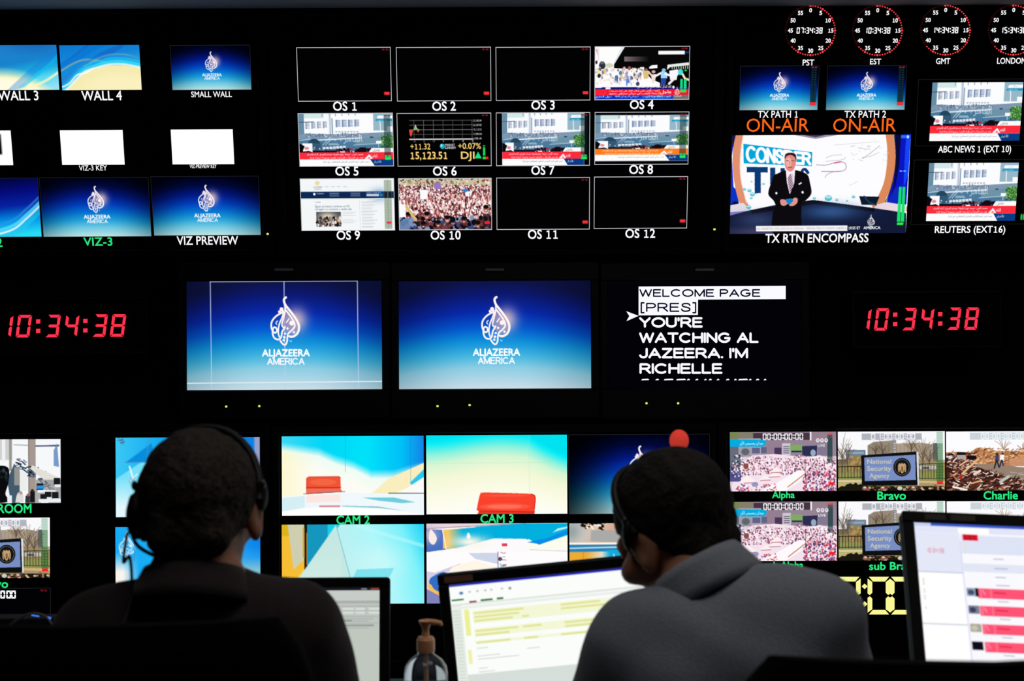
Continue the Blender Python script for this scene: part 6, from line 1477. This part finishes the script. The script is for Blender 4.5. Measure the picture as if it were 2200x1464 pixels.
MB().tube(spline([hpL(-.1, -.012, -.03), hpL(-.101, -.03, -.07), (-.508, 1.885, 1.135), (-.5, 1.86, 1.09), (-.5, 1.80, 1.05)], 6), .0024, 6).build('cable', M_PLASTIC, h1, smooth=True)
headset(hpR, 'black headset on the person in the slate blue shirt', 1, .97, (1,), .03)

# chairs
def office_chair(label, x, y, top, w, yaw=0.0, lean=6, arm=True):
    t = thing('office_chair', (x, y + .3, 0), label, 'chair', 'operators\' chairs')
    Rz = Matrix.Rotation(math.radians(yaw), 3, 'Z')
    P = lambda a, b, c: tuple(Vector((x, y + .3, 0)) + Rz @ Vector((a, b, c)))
    n = 14
    rings = []
    H0, H1 = .56, top
    for i in range(n + 1):
        q = i / n; z = H0 + (H1 - H0) * q
        hw = w / 2 * (0.90 + .10 * math.sin(q * 2.4)); 
        if q > .86: hw *= math.sqrt(max(0.0, 1 - ((q - .86) / .14) ** 2 * .22))
        yb = -.3 + .05 * math.sin(q * 3.1) - (q - .5) * .06; th_ = .034 * (1 if q < .93 else math.sqrt(max(.08, 1 - ((q - .93) / .07) ** 2)))
        r = []
        for k in range(24):
            an = 2 * math.pi * k / 24; cs, sn = math.cos(an), math.sin(an)
            ex = math.copysign(abs(cs) ** .35, cs) * hw; ey = math.copysign(abs(sn) ** .6, sn) * th_
            r.append(P(ex, yb + ey + .05 * (ex / hw) ** 2, z))
        rings.append(r)
    MB().loft(rings).build('backrest', M_CHAIR, t, smooth=True)
    rr = []
    for q, zz in ((.86, .40), (.98, .415), (1.0, .44), (.99, .455), (.93, .465)): rr.append([P(math.copysign(abs(math.cos(a_)) ** .5, math.cos(a_)) * .24 * q, math.copysign(abs(math.sin(a_)) ** .5, math.sin(a_)) * .235 * q - .0, zz - .058) for a_ in [2 * math.pi * k / 28 for k in range(28)]])
    MB().loft(rr).build('seat', M_CHAIR, t, smooth=True)
    MB().tube([P(0, -.12, .39), P(0, -.27, .42), P(0, -.325, .62)], .02, 8).build('back_bracket', M_PLASTIC, t, smooth=True)
    MB().lathe(P(0, 0, .08), [(.03, 0), (.03, .14), (.02, .15), (.02, .32)], 16).build('gas_post', M_METAL, t, smooth=True)
    for k in range(5):
        a_ = 2 * math.pi * k / 5 + .3; e = P(.26 * math.cos(a_), .26 * math.sin(a_), .075)
        MB().tube([P(.02 * math.cos(a_), .02 * math.sin(a_), .1), e], [.022, .014], 8).build('leg', M_PLASTIC, t, smooth=True)
        MB().lathe((e[0], e[1] - .012, .03), [(.0, 0), (.029, 0), (.03, .004), (.03, .02), (.029, .024), (0, .024)], 14, (0, 1, 0)).build('caster', M_PLASTIC, t, smooth=True)
    if arm:
        for sx in (-1, 1):
            MB().tube([P(sx * .2, .0, .385), P(sx * .31, .0, .43), P(sx * .31, -.02, .62)], .014, 8).build('arm_support', M_PLASTIC, t, smooth=True)
            MB().box(P(sx * .31, -.0, .635), (.06, .26, .03), R=Rz, bevel=.012, seg=3).build('armrest', M_PLASTIC, t, smooth=True)
    return t
office_chair('black high-backed office chair at bottom left under the person with greying hair', -.503, 1.60, 1.106, .55)
office_chair('black office chair at bottom right behind the person in slate blue', .49, 1.50, 1.083, .535, yaw=2)

# things on the desk
bx, by = at(915, 1420, 2.30).x, 2.30
t = thing('hand_gel_bottle', (bx, by, DZ), 'clear pump bottle of hand gel between the two desk monitors', 'bottle')
k = 2.30 / F_PX
zt = lambda py: at(915, py, 2.30).z
glass = pmat('clear_bottle_plastic', (214, 222, 238), .06, spec=.5, trans=.95, ior=1.3)
body = [(.0, DZ), (.032, DZ), (.035, DZ + .006)] + [(.035, DZ + .05), (.035, zt(1448)), (.033, zt(1432)), (.026, zt(1418)), (.018, zt(1410)), (.0135, zt(1407)), (.0135, zt(1400))]
MB().lathe((bx, by, 0), [(r, z) for r, z in body], 28).build('bottle_body', glass, t, smooth=True)
gel = pmat('blue_tinted_gel', (60, 84, 150), .2, trans=.7, ior=1.2)
MB().lathe((bx, by, 0), [(.0, DZ + .003), (.029, DZ + .003), (.031, DZ + .02), (.031, zt(1470)), (0, zt(1470))], 28).build('gel', gel, t, smooth=True)
tan = pmat('tan_pump_plastic', (240, 178, 136), .45, noise=.06, scale=60)
tan.node_tree.nodes['Principled BSDF'].inputs['Subsurface Weight'].default_value = .7
tan.node_tree.nodes['Principled BSDF'].inputs['Subsurface Radius'].default_value = (.02, .012, .008)
MB().lathe((bx, by, 0), [(.0, zt(1402)), (.0135, zt(1402)), (.0145, zt(1396)), (.0145, zt(1374)), (.0125, zt(1371)), (.0125, zt(1369)), (.006, zt(1368)), (.0052, zt(1352)), (.0075, zt(1344)), (.011, zt(1337)), (.0115, zt(1334)), (0, zt(1334))], 24).build('pump_cap', tan, t, smooth=True)
MB().tube([(bx, by, zt(1337)), (bx + .014, by - .002, zt(1337)), (bx + .024, by - .003, zt(1339)), (bx + .0255, by - .003, zt(1344))], [.0052, .0046, .004, .003], 10).build('nozzle', tan, t, smooth=True)
MB().tube([(bx, by, zt(1400)), (bx + .002, by, DZ + .02)], .0028, 8).build('dip_tube', tan, t, smooth=True)

red = pmat('red_lit_foam', (226, 60, 44), .9, noise=.15, scale=400, bump=.4)
red.node_tree.nodes['Principled BSDF'].inputs['Emission Color'].default_value = (*lin((214, 62, 48)), 1)
red.node_tree.nodes['Principled BSDF'].inputs['Emission Strength'].default_value = .62
mp = at(1459, 947, 2.42)
t = thing('gooseneck_microphone', (mp.x + .03, 2.44, DZ), 'gooseneck talkback microphone with a glowing red head behind the bent operator', 'microphone')
MB().sphere(tuple(mp), (.0165, .0165, .0185), 20, 14).build('foam_head', red, t, smooth=True)
MB().tube(spline([(mp.x, mp.y, mp.z - .014), (mp.x + .006, mp.y, mp.z - .06), (mp.x + .02, 2.43, mp.z - .2), (mp.x + .03, 2.44, DZ + .03)], 8), .0045, 8).build('gooseneck', M_PLASTIC, t, smooth=True)
MB().lathe((mp.x + .03, 2.44, DZ), [(.0, 0), (.045, 0), (.045, .02), (.035, .032), (.012, .036), (0, .036)], 20).build('base', M_PLASTIC, t, smooth=True)

p0 = at(72, 1322, 2.6)
t = thing('intercom_panel', (p0.x, 2.635, DZ), 'low black intercom box with a thin blue light strip at far left', 'intercom')
MB().box((p0.x, 2.635, DZ + (p0.z - DZ) / 2 - .004), (.20, .06, p0.z - DZ - .01), bevel=.008).build('housing', M_PLASTIC, t)
MB().tube([at(68, 1322.5, 2.6), at(84, 1325, 2.6)], .0014, 6).build('light_strip', BLUELED, t); MB().tube([at(101, 1327.6, 2.6), at(109, 1329, 2.6)], .0022, 6).build('light_strip', BLUELED, t)
t = MB().tube(spline([at(10, 1352, 2.52), at(36, 1333, 2.52), at(58, 1321, 2.52), at(78, 1318.6, 2.52), at(95, 1324, 2.52), at(106, 1335, 2.52), at(112, 1352, 2.52), at(116, 1420, 2.52), at(118, 1500, 2.52), tuple(Vector((at(118, 1500, 2.52).x, 2.52, DZ + .004)))], 6), .0022, 6).build('cable_loop', pmat('grey_brown_cable', (120, 106, 96), .6, noise=.1, scale=80), None, smooth=True, origin=(at(72, 1322, 2.52).x, 2.52, DZ))
tag(t, 'thin grey cable arching up in front of the blue-lit intercom box', 'cable')
for x, l in ((-.42, 'black keyboard in front of the left desk monitor'), (.26, 'black keyboard in front of the leaning desk monitor')):
    t = thing('keyboard', (x, 2.30, DZ), l, 'keyboard', 'keyboards under the operators\' hands')
    MB().box((x, 2.30, DZ + .006), (.40, .13, .012), bevel=.004).build('case', M_PLASTIC, t)
    m = MB()
    for r in range(5):
        for c in range(15): m.box((x - .182 + .026 * c, 2.252 + .024 * r, DZ + .014), (.019, .018, .006))
    m.build('keys', M_BEZEL, t)
